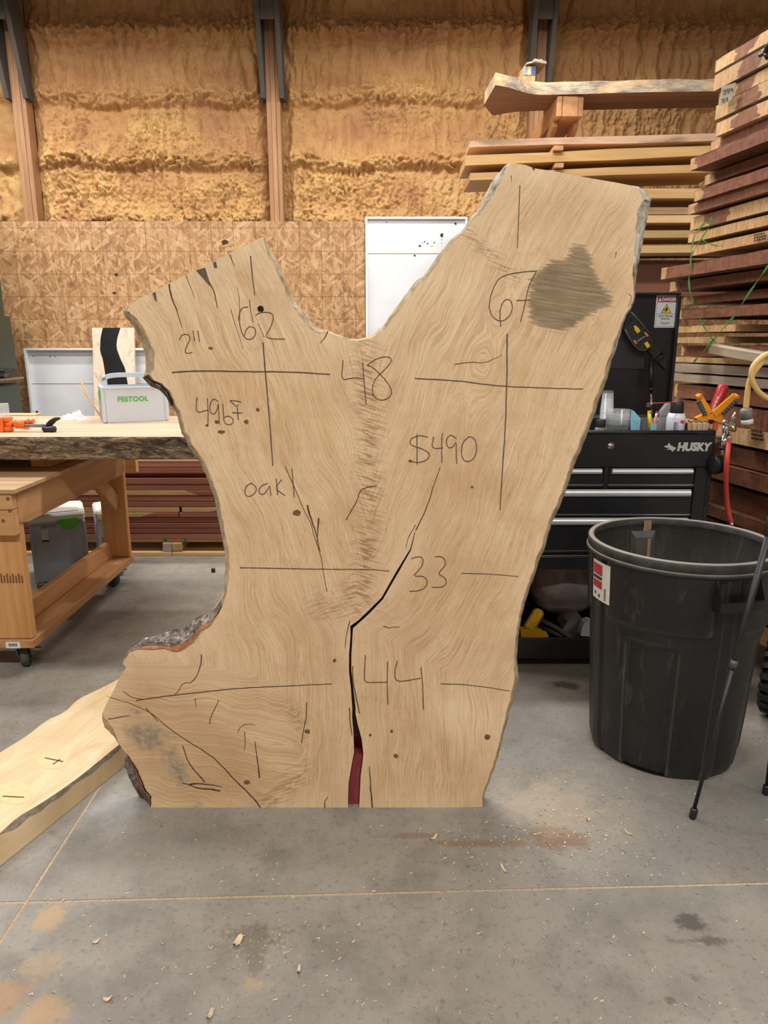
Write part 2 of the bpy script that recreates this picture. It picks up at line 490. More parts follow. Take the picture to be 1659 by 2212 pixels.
def foam_mat():
    n = N('spray_foam', .62)
    v = n.coord(); x, y, z = n.sep(v)
    h = n.attr('relief')
    big = n.noise(n.mapping(v, (1, 1, 1.6)), 1.5, 5, .6, .5)
    c = n.ramp(big, [(.32, srgb(182, 134, 90)), (.5, srgb(212, 166, 106)), (.68, srgb(230, 190, 124))])
    c = n.mix(n.mr(n.noise(n.mapping(v, (3, 3, 1)), 3, 5, .65), .55, .72, 0, .6), c, srgb(160, 112, 78))
    c = n.mix(n.mr(n.noise(v, 9, 4, .6), .6, .75, 0, .4), c, srgb(228, 186, 112))
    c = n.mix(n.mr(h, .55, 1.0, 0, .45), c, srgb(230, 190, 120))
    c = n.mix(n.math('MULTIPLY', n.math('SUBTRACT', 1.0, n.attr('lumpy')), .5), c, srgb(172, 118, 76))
    n.col(c)
    n.bump(n.noise(n.mapping(v, (1, 1, .6)), 55, 5, .65), .7, .02)
    return n.m
FOAM = foam_mat()
POSTX = [atY(px, 470, WY).x for px in (66, 598, 1150)]
POSTX = [POSTX[0] - 2.33] + POSTX + [POSTX[-1] + 2.35, POSTX[-1] + 4.7]
ZTOP = 5.0
def foam_bay(xa, xb, seed):
    dx = .0088 if (xa > -4.6 and xb < 4.0) else (.02 if (xa > -6 and xb < 5) else .06)
    xs = np.arange(xa, xb + dx, dx); zs = np.concatenate([np.arange(OSBTOP - .01, 4.4, dx), np.arange(4.4, ZTOP + .1, .05)])
    X, Z = np.meshgrid(xs, zs, indexing='ij')
    wx = X + .05 * fbm(X * 3, Z * 3, seed + 40, 3); wz = Z + .05 * fbm(X * 3 + 9, Z * 3, seed + 50, 3)
    low = fbm(X * 1.1, Z * 1.3, seed, 3)
    rough = np.clip(sstep(-.25, .3, fbm(X * 1.1 + 5, Z * 1.5, seed + 3, 3)) * sstep(4.1, 3.2, Z) + .45 * sstep(3.1, 2.7, Z), 0, 1)      # lumpy against smooth passes
    drip = np.abs(gn(wx * 8, wz * 1.9, seed + 5)) ** .7; drip2 = np.abs(gn(wx * 17, wz * 6, seed + 6)) ** .75; small = np.abs(gn(wx * 27, wz * 19, seed + 7)) ** .8
    tiny = np.abs(gn(wx * 48, wz * 40, seed + 8)) ** .8
    H = .02 + .035 * low + .060 * drip + (.016 + .034 * rough) * drip2 + (.008 + .044 * rough) * small + (.004 + .022 * rough) * tiny
    for zb, wdt, amp in ((OSBTOP + .03, .07, .03), (2.99, .085, .055), (3.53, .085, .055), (4.05, .10, .05)):
        zz = zb + .05 * gn(X * 1.6, X * 0 + zb, seed + 9) + .02 * gn(X * 5, X * 0 + zb, seed + 10)
        band = np.exp(-((Z - zz) / wdt) ** 2)
        lump = np.abs(gn(wx * 10, wz * 12, seed + 11)) ** .8 + .7 * np.abs(gn(wx * 22, wz * 22, seed + 12)) ** .8
        H += band * (amp * .5 + amp * 1.5 * lump)
        H -= .035 * np.exp(-((Z - zz + wdt * 1.0) / (wdt * .35)) ** 2)   # undercut below each bead
    edge = np.minimum(X - xa, xb - X)
    H = H * (.35 + .65 * sstep(0, .16, edge)) + .03 * np.exp(-((edge - .10) / .05) ** 2) * (1 + gn(X * 9, Z * 9, seed + 13))
    H = np.clip(H, .0, .21)
    Yv = 7.19 - H
    a, b = X.shape
    vs = np.stack([X, Yv, Z], -1).reshape(-1, 3)
    I = np.arange(a * b).reshape(a, b)
    fs = np.stack([I[:-1, :-1], I[1:, :-1], I[1:, 1:], I[:-1, 1:]], -1).reshape(-1, 4)
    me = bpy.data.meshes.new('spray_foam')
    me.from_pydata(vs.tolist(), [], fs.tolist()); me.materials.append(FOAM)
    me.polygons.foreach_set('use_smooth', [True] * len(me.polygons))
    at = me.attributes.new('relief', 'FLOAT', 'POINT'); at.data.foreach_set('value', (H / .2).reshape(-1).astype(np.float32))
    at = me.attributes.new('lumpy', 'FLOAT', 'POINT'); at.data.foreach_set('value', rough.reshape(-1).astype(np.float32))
    o = bpy.data.objects.new('spray_foam', me); COL.objects.link(o); o.parent = wb; o['label'] = 'lumpy ochre spray foam insulation'
    return o
for i in range(len(POSTX) - 1): foam_bay(POSTX[i] + .05, POSTX[i + 1] - .05, 100 + 31 * i)

for i, pxx in enumerate(POSTX[1:4]):
    po = bpy.data.objects.new('beam_post', None); COL.objects.link(po); po.location = (pxx, WY + .08, 0); po['kind'] = 'structure'
    po['label'] = ['laminated timber wall post beside the green machine', 'laminated timber wall post between two foam bays', 'laminated timber wall post carrying the rack arms'][i]
    for k in range(3):
        a = pxx - .062 + k * .0415
        mk('post_ply', G().box((a, WY + .017 - (.006 if k == 1 else 0), .02), (a + .040, WY + .15, ZTOP), .002), POSTW, po)
    # truss legs nailed either side of the post, rising into the room
    zb = 3.46
    for s in (-1, 1):
        g = G(); xx = pxx + s * .083
        g.prism([(xx - .02, WY + .10, zb), (xx - .02, WY - .03, zb), (xx - .02, WY - .48, ZTOP), (xx - .02, WY - .12, ZTOP)], (.04, 0, 0))
        mk('truss_leg', g, DARKSTEEL, po)
    mk('truss_plate', G().box((pxx - .06, WY - .20, zb + .55), (pxx + .06, WY - .19, ZTOP), 0), DARKSTEEL, po)

# ------------------------------------------------------------------ rest of the shell
SHELL = plain('painted_steel_liner', (176, 174, 168), .7, 0, .05)
struct('ceiling', G().box((-8, -5, 5.0), (8, 7.4, 5.15)), SHELL)
struct('wall_left', G().box((-8.15, -5, -.1), (-8, 7.4, 5.15)), SHELL)
struct('wall_right', G().box((8, -5, -.1), (8.15, 7.4, 5.15)), SHELL)
struct('wall_front', G().box((-8, -5.15, -.1), (8, -5, 5.15)), SHELL)

# ------------------------------------------------------------------ ceiling strip lights
def strip_light(x, y, watts, where):
    z = 4.12
    t = thing('ceiling_strip_light', (x, y, z), 'white LED ceiling strip light over ' + where, 'light')
    mk('housing', G().box((x - 1.2, y - .11, z), (x + 1.2, y + .11, z + .07), .01), WHITEP, t)
    dm = N('lit_diffuser', .4); dm.col((1, 1, 1, 1)); dm.b.inputs['Emission Color'].default_value = LAMP_COL + (1,); dm.b.inputs['Emission Strength'].default_value = 2.0
    mk('diffuser', G().box((x - 1.18, y - .09, z - .03), (x + 1.18, y + .09, z - .001), .008), dm.m, t)
    for s in (-1, 1): mk('hanger', G().cyl((x + s * .9, y, z + .07), (x + s * .9, y, 5.0), .004, n=6), STEEL, t)
    ld = bpy.data.lights.new('strip_lamp', 'AREA'); ld.shape = 'RECTANGLE'; ld.size = 2.3; ld.size_y = .22; ld.energy = watts; ld.color = LAMP_COL
    lo = bpy.data.objects.new('strip_lamp', ld); COL.objects.link(lo); lo.location = (0, 0, -.035); lo.parent = t
for (x, y, k, where) in ((-3.2, -.8, 1.05, 'the shop entrance side'), (.6, -.8, 1.1, 'the open floor before the oak slab'), (4.4, -.8, .8, 'the open floor by the far aisle'),
                  (-3.2, 3.7, .72, 'the workbench'), (.4, 3.7, .85, 'the black tool cart'), (4.4, 3.7, .45, 'the tall lumber stack'),
                  (-3.2, 5.5, .75, 'the white melamine trays'), (.4, 5.5, .6, 'the lumber rack')):
    strip_light(x, y, LAMP_W * k, where)

# ------------------------------------------------------------------ the oak crotch slab
LEAN = math.radians(3.5); SLY = 1.867; THK = .052
SN = Vector((0, -math.cos(LEAN), math.sin(LEAN)))        # out of the face, towards the room
SP0 = Vector((0, SLY, .0035))
def S(px, py, out=0.0): return atPlane(px, py, SP0 + SN * out, SN)
PXM = 785.0
# silhouette, clockwise from the top of the short limb: (x, y, width of the sloping waney strip in px)
OUT = [(570, 511, 2), (579, 529, 7), (591, 551, 10), (604, 572, 11), (614, 596, 11), (625, 621, 11), (632, 642, 12), (643, 658, 13), (658, 675, 14), (671, 693, 14),
       (688, 708, 12), (709, 715, 5), (730, 722, 4), (756, 733, 5), (787, 731, 6), (806, 722, 7), (826, 705, 8), (848, 674, 9), (874, 639, 10), (895, 611, 10), (917, 592, 9),
       (934, 570, 9), (952, 544, 9), (969, 522, 8), (989, 505, 6), (1004, 492, 6), (1012, 477, 8), (1030, 453, 12), (1047, 422, 15), (1060, 396, 17), (1073, 377, 16), (1093, 356, 5),
       (1104, 352, 0), (1134, 356, 0), (1150, 362, 0), (1156, 364, 0), (1199, 370, 0), (1264, 383, 0), (1329, 394, 0), (1379, 404, 3), (1394, 414, 12), (1407, 429, 24), (1403, 448, 24), (1394, 492, 20),
       (1386, 535, 15), (1377, 579, 10), (1372, 618, 4), (1373, 639, 3), (1364, 665, 3), (1351, 687, 4), (1342, 713, 6), (1334, 744, 8), (1321, 783, 9), (1312, 817, 9), (1299, 852, 9),
       (1286, 891, 9), (1273, 926, 9), (1256, 969, 9), (1240, 1006, 9), (1229, 1042, 8), (1211, 1090, 8), (1192, 1129, 8), (1178, 1182, 8), (1163, 1215, 7), (1149, 1259, 7), (1134, 1302, 7),
       (1124, 1346, 6), (1119, 1384, 6), (1117, 1423, 7), (1121, 1466, 10), (1112, 1502, 8), (1104, 1529, 7), (1095, 1559, 6), (1085, 1598, 6), (1077, 1632, 5), (1066, 1665, 5),
       (1053, 1698, 4), (1045, 1719, 5), (1043, 1744.5, 1), (900, 1745.5, 0), (776, 1746.5, 0),
       # split that opens through the slab
       (779, 1677, 0), (785, 1628, 0), (781, 1595, 0), (772.6, 1565, 0), (768, 1541, 0), (768, 1529, 0), (763.5, 1487, 0), (759, 1451, 0), (759, 1414, 0), (761.5, 1375, 0), (762.5, 1357, 0),
       (776, 1345, 0), (798, 1325, 0), (827, 1295, 0), (860, 1237.5, 0), (887.6, 1188.6, 0), (897.2, 1149.6, 0),
       (896, 1149, 0), (886, 1186, 0), (857, 1233, 0), (824, 1291, 0), (795, 1320, 0), (774, 1340, 0), (757, 1352, 0), (757, 1375, 0), (754, 1414, 0), (754, 1451, 0), (758, 1487, 0), (761, 1529, 0),
       (760.6, 1550, 0), (763.6, 1586, 0), (765, 1625, 0), (759, 1656, 0), (753, 1692, 0), (751.5, 1746.5, 0),
       (640, 1746.5, 0), (480, 1746.5, 0), (324, 1746.5, 1), (324, 1722, 4), (313, 1708, 3), (304, 1686, 3), (296, 1665, 3), (275, 1632, 2), (269, 1626, 1), (257, 1608, 1), (245, 1589, 4), (226, 1571, 18), (221, 1553, 6), (220, 1543, 0),
       (230, 1520, 0), (245, 1493, 0), (257, 1466, 0), (271, 1442, 1), (263, 1436, 4), (269, 1421, 3), (278, 1406, 2), (299, 1400, 1), (333, 1401, 0), (354, 1398, 0), (369, 1404, 0), (384, 1406, 0), (396, 1400, 0), (417, 1385, 0),
       (435, 1360, 0), (453, 1351, 0), (468, 1327, 2), (477, 1309, 4), (483, 1285, 6), (485, 1261, 8), (487, 1201, 9), (482, 1177, 9), (479, 1156, 9), (475, 1135, 9), (467, 1102, 9), (464, 1077, 9),
       (452, 1044, 10), (440, 1017, 10), (428, 993, 10), (417, 978, 10), (405, 960, 9), (401, 948, 9), (392, 936, 9), (383, 897, 10), (371, 876, 9), (362, 852, 8), (347, 834, 6), (328, 825, 6), (310, 813, 10),
       (316, 795, 18), (313, 765, 20), (304, 737, 19), (295, 716, 18), (283, 698, 16), (271, 686, 14), (265, 671, 12), (280, 659, 0), (301, 644, 0), (331, 630, 0), (365, 613, 0), (402, 593, 0),
       (441, 574, 0), (471, 560, 0), (501, 545, 0), (531, 530, 0)]
def densify(L, step):
    r = []
    for i in range(len(L)):
        a = np.array(L[i], float); b = np.array(L[(i + 1) % len(L)], float)
        m = max(1, int(np.hypot(*(b - a)[:2]) / step))
        for k in range(m): r.append(a + (b - a) * k / m)
    return np.array(r)
D = densify(OUT, 6.0)
PX = D[:, :2].copy(); INS = D[:, 2].copy()
nx = np.roll(PX, -1, 0) - np.roll(PX, 1, 0)
nrm2 = np.stack([-nx[:, 1], nx[:, 0]], 1); nrm2 /= np.maximum(np.linalg.norm(nrm2, axis=1), 1e-6)[:, None]   # inwards for a clockwise loop
rag = (INS > 2)
kk = np.arange(len(PX))
PX += nrm2 * (rag * (1.4 * gn(PX[:, 0] / 14, PX[:, 1] / 14, 5) + .8 * gn(PX[:, 0] / 5, PX[:, 1] / 5, 6)))[:, None]
# smooth the strip widths so the inner line runs evenly
for _ in range(3): INS = np.where(rag, (np.roll(INS, 1) + INS * 2 + np.roll(INS, -1)) / 4, INS)
FRONT = PX + nrm2 * (INS * (1 + .25 * gn(kk / 4.0, kk * 0.0, 8)))[:, None]

def inside(P, poly):
    x, y = P[:, 0], P[:, 1]; r = np.zeros(len(P), bool); j = len(poly) - 1
    for i in range(len(poly)):
        xi, yi = poly[i]; xj, yj = poly[j]
        if yi != yj:
            c = ((yi > y) != (yj > y)) & (x < (xj - xi) * (y - yi) / (yj - yi) + xi); r ^= c
        j = i
    return r
def dist_poly(P, poly, closed=True):
    d = np.full(len(P), 1e9); m = len(poly)
    for i in range(m if closed else m - 1):
        a = np.array(poly[i][:2], float); b = np.array(poly[(i + 1) % m][:2], float); ab = b - a
        t = np.clip(((P - a) @ ab) / max(ab @ ab, 1e-9), 0, 1)
        d = np.minimum(d, np.hypot(*(P - a - t[:, None] * ab).T))
    return d
STEP = 6.5
gx, gy = np.meshgrid(np.arange(215, 1412, STEP), np.arange(350, 1750, STEP))
Pg = np.stack([gx.ravel(), gy.ravel()], 1); Pg += RNG.uniform(-1.2, 1.2, Pg.shape)
Pg = Pg[inside(Pg, FRONT)]; Pg = Pg[dist_poly(Pg, FRONT) > 3.2]
ALLP = np.concatenate([FRONT, Pg]); nF = len(FRONT)
res = delaunay_2d_cdt([Vector(p) for p in ALLP], [(i, (i + 1) % nF) for i in range(nF)], [], 0, 1e-4)
VP = np.array([tuple(v) for v in res[0]]); TRI = np.array([f for f in res[2] if len(f) == 3])
cen = VP[TRI].mean(1); TRI = TRI[inside(cen, FRONT)]
# --- the way the tree grew: distance from the pith of trunk and limbs
J = (757, 1350)
SK = {'trunk': [J, (757, 1450), (764, 1560), (766, 1760)],
      'limb_l': [J, (715, 1270), (696, 1190), (670, 1110), (632, 1030), (600, 930), (560, 800), (500, 650), (425, 500)],
      'limb_r': [J, (826, 1293), (859, 1235), (888, 1187), (922, 1095), (951, 1013), (985, 920), (1030, 790), (1085, 660), (1160, 520), (1260, 370)],
      'root': [(764, 1700), (700, 1640), (560, 1590), (400, 1570), (215, 1545)]}
wob = np.stack([fbm(VP[:, 0] / 170, VP[:, 1] / 260, 21, 3), fbm(VP[:, 0] / 170 + 7, VP[:, 1] / 260, 22, 3)], 1) * 22
VW = VP + wob
dts = {k: dist_poly(VW, v, False) for k, v in SK.items()}
dmin = np.minimum(np.minimum(dts['limb_l'], dts['limb_r']), dts['trunk'])
root = dts['root'] * 1.0 + 55
left_low = sstep(1380, 1480, VP[:, 1]) * sstep(740, 640, VP[:, 0])
dall = np.where(left_low > 0, np.minimum(dmin, root + (1 - left_low) * 400), dmin)
knot = np.hypot((VP[:, 0] - 1045) / 1.0, (VP[:, 1] - 785) / 1.9)
kw = np.exp(-(knot / 62) ** 2)
knot2 = np.hypot((VP[:, 0] - 1075), (VP[:, 1] - 680) / 1.4); kw2 = np.exp(-(knot2 / 38) ** 2)
grain = (dall * (1 - .9 * kw) + knot * .9 * kw) * (1 - .8 * kw2) + knot2 * .8 * kw2
grain += 10 * fbm(VP[:, 0] / 60, VP[:, 1] / 150, 31, 3)
# --- where the figure meets between two stems
fea = np.exp(-(np.abs(dts['limb_l'] - dts['limb_r']) / 58) ** 2) * sstep(1360, 1300, VP[:, 1]) * sstep(700, 760, VP[:, 1]) * sstep(640, 690, VP[:, 0]) * sstep(880, 830, VP[:, 0])
fea2 = np.exp(-(np.abs(dmin - root) / 34) ** 2) * sstep(1480, 1560, VP[:, 1]) * sstep(690, 640, VP[:, 0]) * sstep(380, 470, VP[:, 0])
fea3 = np.exp(-(dist_poly(VP, [(1000, 495), (1110, 600)], False) / 16) ** 2) * .8
feather = np.clip(fea + .8 * fea2 + fea3, 0, 1)
STAIN = zp([(1020, 600), (1100, 540), (1130, 505), (1200, 510), (1240, 440), (1290, 440), (1330, 500), (1345, 570), (1390, 640), (1438, 702), (1430, 735), (1360, 760), (1300, 800), (1240, 850), (1180, 868), (1090, 850), (1030, 810), (1010, 740), (1022, 680)], 700, 340, 2.304)
def soft(poly, wd):
    d = dist_poly(VP, poly); s = np.where(inside(VP, np.array(poly)), 1, -1)
    return sstep(-wd, wd, d * s)
stain = soft(STAIN, 26)
grey = np.maximum(soft([(268, 1572), (300, 1555), (350, 1570), (368, 1590), (345, 1620), (310, 1622), (280, 1600)], 26), soft([(345, 1618), (380, 1610), (400, 1650), (408, 1695), (385, 1697), (360, 1670)], 24))
grey = np.maximum(grey, .9 * soft([(275, 1528), (300, 1532), (312, 1546), (290, 1546)], 7))
grey = np.maximum(grey, .6 * soft([(418, 1738), (432, 1730), (446, 1738), (440, 1747), (420, 1747)], 5))
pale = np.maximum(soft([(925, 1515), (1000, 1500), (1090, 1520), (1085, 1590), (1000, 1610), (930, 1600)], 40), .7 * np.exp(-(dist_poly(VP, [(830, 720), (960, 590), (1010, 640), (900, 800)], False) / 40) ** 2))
brown = np.clip(soft([(225, 1540), (290, 1440), (420, 1500), (560, 1640), (580, 1746), (330, 1746), (250, 1600)], 50) * .8 + .35 * np.exp(-(dist_poly(VP, SK['trunk'], False) / 120) ** 2) + .3 * np.exp(-(dist_poly(VP, [(900, 1350), (960, 1050)], False) / 80) ** 2), 0, 1)
sapd = dist_poly(VP, OUT)
# --- mesh: face, waney side, back
RINGS = [(FRONT, 0.0), (PX + nrm2 * (INS * .45)[:, None], -.014), (PX, -.036), (PX + nrm2 * (INS * .12)[:, None], -THK)]
verts = [S(p[0], p[1]) for p in VP]; nV = len(verts); ring_idx = [list(range(nF))]
for P2, dep in RINGS[1:]:
    ring_idx.append(list(range(len(verts), len(verts) + nF)))
    jit = .0022 * gn(kk / 3.0, kk * 0 + dep * 100, 9) * (INS > 2)
    verts += [S(P2[i, 0], P2[i, 1], dep + jit[i]) for i in range(nF)]
faces = [tuple(t) for t in TRI]; mats = [0] * len(faces)
for a, b in zip(ring_idx[:-1], ring_idx[1:]):
    for i in range(nF):
        j = (i + 1) % nF
        faces.append((a[i], b[i], b[j], a[j])); mats.append(1 if INS[i] > 2 else 2)
rb = delaunay_2d_cdt([Vector(p) for p in RINGS[-1][0]], [(i, (i + 1) % nF) for i in range(nF)], [], 0, 1e-4)
if len(rb[0]) == nF:
    bt = np.array([f for f in rb[2] if len(f) == 3]); BV = np.array([tuple(v) for v in rb[0]])
    bt = bt[inside(BV[bt].mean(1), RINGS[-1][0])]
    for t in bt: faces.append(tuple(ring_idx[-1][i] for i in t)); mats.append(2)

def oak_face():
    n = N('sawn_oak_face', .6)
    g = n.attr('grain'); t = n.attr('along'); x, y, z = n.sep(n.coord()); P = n.comb(x, z, 0.0)
    lines = n.noise(n.comb(n.math('MULTIPLY', g, 170), n.math('MULTIPLY', t, 7), 0.0), 1.0, 4, .6, .25)
    bands = n.noise(n.comb(n.math('MULTIPLY', g, 34), n.math('MULTIPLY', t, 2.0), 4.0), 1.0, 3, .5, .4)
    rings = n.math('MULTIPLY_ADD', n.math('SINE', n.math('ADD', n.math('MULTIPLY', g, 900), n.math('MULTIPLY', n.noise(P, 14, 3), 9))), .5, .5)
    big = n.noise(P, 2.6, 4, .55)
    f = n.math('ADD', n.math('MULTIPLY', lines, .56), n.math('ADD', n.math('MULTIPLY', bands, .24), n.math('MULTIPLY', big, .20)))
    c = n.ramp(f, [(.31, srgb(184, 144, 104)), (.45, srgb(214, 178, 136)), (.56, srgb(227, 194, 153)), (.68, srgb(238, 210, 172))])
    c = n.mix(n.math('MULTIPLY', n.math('POWER', rings, 2.5), .20), c, srgb(172, 130, 86))
    # pale sapwood rim, brown heart
    c = n.mix(n.mr(n.attr('sapd'), .0, .075, .42, 0, True), c, srgb(236, 208, 168))
    c = n.mix(n.math('MULTIPLY', n.attr('brown'), .42), c, srgb(170, 126, 82))
    # ripples where the stems meet
    rip = n.noise(n.comb(n.math('MULTIPLY', x, 22), n.math('ADD', n.math('MULTIPLY', z, 170), n.math('MULTIPLY', n.math('ABSOLUTE', n.math('ADD', x, -.12)), 55)), 0.0), 1.0, 1.6, .5, .5)
    fm = n.math('MULTIPLY', n.attr('feather'), n.mr(rip, .46, .60, 0, .75))
    c = n.mix(fm, c, srgb(138, 98, 62))
    # pores and saw fuzz
    pores = n.noise(n.comb(n.math('MULTIPLY', g, 900), n.math('MULTIPLY', t, 45), 2.0), 1.0, 2, .5)
    c = n.mix(n.mr(pores, .60, .70, 0, .5), c, srgb(136, 98, 60))
    c = n.mix(n.mr(pores, .40, .30, 0, .4), c, srgb(244, 220, 182))
    c = n.mix(n.mr(n.noise(P, 3.2, 5, .6), .48, .68, 0, .45), c, srgb(180, 136, 90)); c = n.mix(n.mr(n.noise(P, 9, 5, .65), .60, .74, 0, .4), c, srgb(170, 124, 78))
    # stained patch with a brushed rim, grey smears, pale patches, one a light sheen put into the colour
    brush = n.noise(n.comb(n.math('MULTIPLY', x, 9), n.math('ADD', n.math('MULTIPLY', z, 160), n.math('MULTIPLY', x, 22)), 0.0), 1.0, 4, .6)
    sm = n.mr(n.math('ADD', n.attr('stain'), n.math('MULTIPLY', n.math('SUBTRACT', brush, .5), 1.5)), .40, .66, 0, .92)
    sc = n.ramp(brush, [(.35, srgb(112, 94, 66)), (.5, srgb(130, 112, 82)), (.66, srgb(158, 140, 106))])
    sc = n.mix(n.mr(n.noise(P, 9, 4), .5, .7, 0, .5), sc, srgb(104, 80, 56))
    c = n.mix(sm, c, sc)
    gm = n.mr(n.math('ADD', n.attr('grey'), n.math('MULTIPLY', n.math('SUBTRACT', n.noise(n.mapping(P, (1, .6, 1)), 26, 5, .65), .5), 1.2)), .3, .95, 0, .8)
    c = n.mix(gm, c, n.ramp(n.noise(P, 60, 3), [(.35, srgb(122, 108, 90)), (.65, srgb(170, 158, 138))]))
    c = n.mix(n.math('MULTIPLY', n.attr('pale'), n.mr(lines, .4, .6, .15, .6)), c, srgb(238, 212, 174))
    n.col(c); n.bump(n.math('ADD', lines, n.math('MULTIPLY', pores, .8)), .28, .003)
    return n.m
def oak_edge():
    n = N('waney_oak_edge', .8); v = n.coord()
    a = n.noise(n.mapping(v, (1, 1, .7)), 40, 6, .7); b = n.noise(v, 7, 4, .6)
    c = n.ramp(a, [(.34, srgb(128, 108, 82)), (.5, srgb(184, 160, 124)), (.68, srgb(216, 196, 160))])
    x, y, z = n.sep(v)
    barky = n.math('MULTIPLY', n.mr(x, .42, .52), n.mr(z, 1.30, 1.40))         # thick pale lichened bark high on the long limb
    c = n.mix(n.math('MULTIPLY', barky, .9), c, n.ramp(a, [(.36, srgb(92, 78, 66)), (.5, srgb(182, 172, 160)), (.62, srgb(226, 222, 214))]))
    barkl = n.math('MULTIPLY', n.mr(x, .27, .22), n.math('MULTIPLY', n.mr(x, .14, .17), n.mr(z, 1.52, 1.58)))
    c = n.mix(n.math('MULTIPLY', barkl, .8), c, n.ramp(a, [(.36, srgb(70, 60, 52)), (.5, srgb(150, 136, 118)), (.62, srgb(206, 194, 176))]))
    c = n.mix(n.mr(b, .5, .7, 0, .5), c, srgb(162, 146, 120))
    n.col(c); n.bump(a, .7, .008); return n.m
OAKF, OAKE = oak_face(), oak_edge()
OAKC = wood('oak_cut_edge', (190, 148, 100), (150, 110, 70), 1, 1.0)
oak = thing('oak_live_edge_plank', (-.2, SLY + .03, 0), 'huge Y-shaped live-edge oak slab with pencilled sizes and price, stood on end', 'wood slab', kind='thing')
gg_ = G(); gg_.v = [tuple(v) for v in verts]; gg_.f = faces; gg_.mi = mats; gg_.sm = [m == 1 for m in mats]
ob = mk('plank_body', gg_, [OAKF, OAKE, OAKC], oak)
def put(name, arr):
    full = np.zeros(len(verts), np.float32); full[:nV] = arr
    a = ob.data.attributes.new(name, 'FLOAT', 'POINT'); a.data.foreach_set('value', full)
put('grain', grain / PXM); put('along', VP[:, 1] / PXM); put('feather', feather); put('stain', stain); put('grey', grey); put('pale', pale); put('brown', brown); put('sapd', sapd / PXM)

# --- bark still clinging by the root flare
BARKM = (lambda n: (n.col(n.mix(n.mr(n.noise(n.coord(), 17, 5, .65), .45, .6), n.ramp(n.noise(n.coord(), 70, 5, .7), [(.36, srgb(60, 50, 44)), (.55, srgb(150, 140, 128)), (.68, srgb(216, 210, 200))]), n.ramp(n.noise(n.coord(), 60, 5, .7), [(.35, srgb(46, 38, 34)), (.65, srgb(108, 84, 64))]))), n.bump(n.noise(n.coord(), 60, 6, .7), .9, .012), n.m)[-1])(N('oak_bark', .9))
BARKR = plain('inner_bark', (142, 88, 54), .85, 0, .35, 60, .6)
def resample(pts, m):
    P = np.array(pts, float); d = np.concatenate([[0], np.cumsum(np.hypot(*np.diff(P, axis=0).T))]); t = np.linspace(0, d[-1], m)
    return np.stack([np.interp(t, d, P[:, 0]), np.interp(t, d, P[:, 1])], 1)
def bark(lo, hi, m, mi, amp, seed, redw):
    A = resample(lo, m); B = resample(hi, m); rows = []
    for i in range(m):
        row = []
        for j in range(mi):
            s = j / (mi - 1); p = A[i] * (1 - s) + B[i] * s
            endt = math.sin(math.pi * min(max(i / (m - 1), .0), 1)) ** .4
            wv = float(np.abs(gn(i * .33, j * .5, seed))) + .6 * float(np.abs(gn(i * .8, j * 1.1, seed + 1)))
            row.append(S(p[0], p[1], .004 * endt - THK * 1.05 * s ** .9 + amp * wv * endt * (.3 + math.sin(math.pi * s))))
        rows.append(row)
    k = max(1, int(mi * redw))
    back = [S(B[i][0], B[i][1] + 0, -THK * 1.1) for i in range(m)]; bl = [S(A[i][0], A[i][1], -THK * 1.1) for i in range(m)]
    g = G(); g.grid([r[k:] for r in rows], True); g.grid([[rows[i][-1], back[i], bl[i], rows[i][0]] for i in range(m)], False)
    b = mk('bark', g, BARKM, oak); tag(b, 'flaky grey and white bark')
    g = G(); g.grid([r[:k + 1] for r in rows], True); mk('inner_bark', g, BARKR, b)
bark([(269, 1424), (279, 1407), (299, 1401), (333, 1402), (354, 1399), (369, 1405), (384, 1407), (396, 1401), (417, 1386), (435, 1361), (453, 1352), (468, 1328), (477, 1308)],
     [(268, 1418), (284, 1399), (299, 1391), (311, 1378), (330, 1375), (357, 1366), (378, 1359), (399, 1357), (411, 1341), (432, 1330), (456, 1321), (468, 1311), (478, 1296)], 70, 12, .010, 61, .28)
bark([(276, 1633), (296, 1666), (304, 1687), (313, 1709), (325, 1724), (325, 1745)], [(270, 1636), (268, 1654), (277, 1676), (287, 1697), (300, 1718), (317, 1742)], 36, 9, .007, 71, .3)
bark([(312, 813), (330, 826), (349, 836), (363, 853), (372, 876)], [(308, 816), (324, 834), (344, 842), (359, 857), (369, 878)], 22, 6, .004, 81, .2)

# --- pencil marks, checks and cracks on the face
PENCIL = plain('pencil_graphite', (88, 70, 54), .75, 0, .3, 400)
CRACK = plain('dark_check', (84, 58, 38), .9, 0, .4, 120)
CHECKG = plain('grey_check', (96, 84, 70), .9, 0, .3, 200)
def smooth_path(P, it=2):
    P = [np.array(p, float) for p in P]
    for _ in range(it):
        if len(P) < 3: break
        Q = [P[0]]
        for a, b in zip(P[:-1], P[1:]): Q += [a * .75 + b * .25, a * .25 + b * .75]
        P = Q + [P[-1]]
    return P
def ribbon(g, pts, w0, w1=None, wob=.6, out=.0007, seed=0, it=2, step=9):
    """flat stroke on the slab face, widths in px"""
    P = smooth_path(pts, it); P = resample(P, max(3, int(sum(np.hypot(*(np.array(b) - np.array(a))) for a, b in zip(P[:-1], P[1:])) / step)))
    m = len(P); T = np.gradient(P, axis=0); T /= np.maximum(np.linalg.norm(T, axis=1), 1e-6)[:, None]; Nn = np.stack([-T[:, 1], T[:, 0]], 1)
    w1 = w0 if w1 is None else w1; s = np.linspace(0, 1, m)
    wd = (w0 + (w1 - w0) * s) * (1 + .3 * gn(np.arange(m) * .7, np.zeros(m), seed)) / 2
    P = P + Nn * (wob * gn(np.arange(m) * .5, np.ones(m), seed + 3))[:, None]
    L = P + Nn * wd[:, None]; R = P - Nn * wd[:, None]
    g.grid([[S(L[i, 0], L[i, 1], out), S(R[i, 0], R[i, 1], out)] for i in range(m)], False)
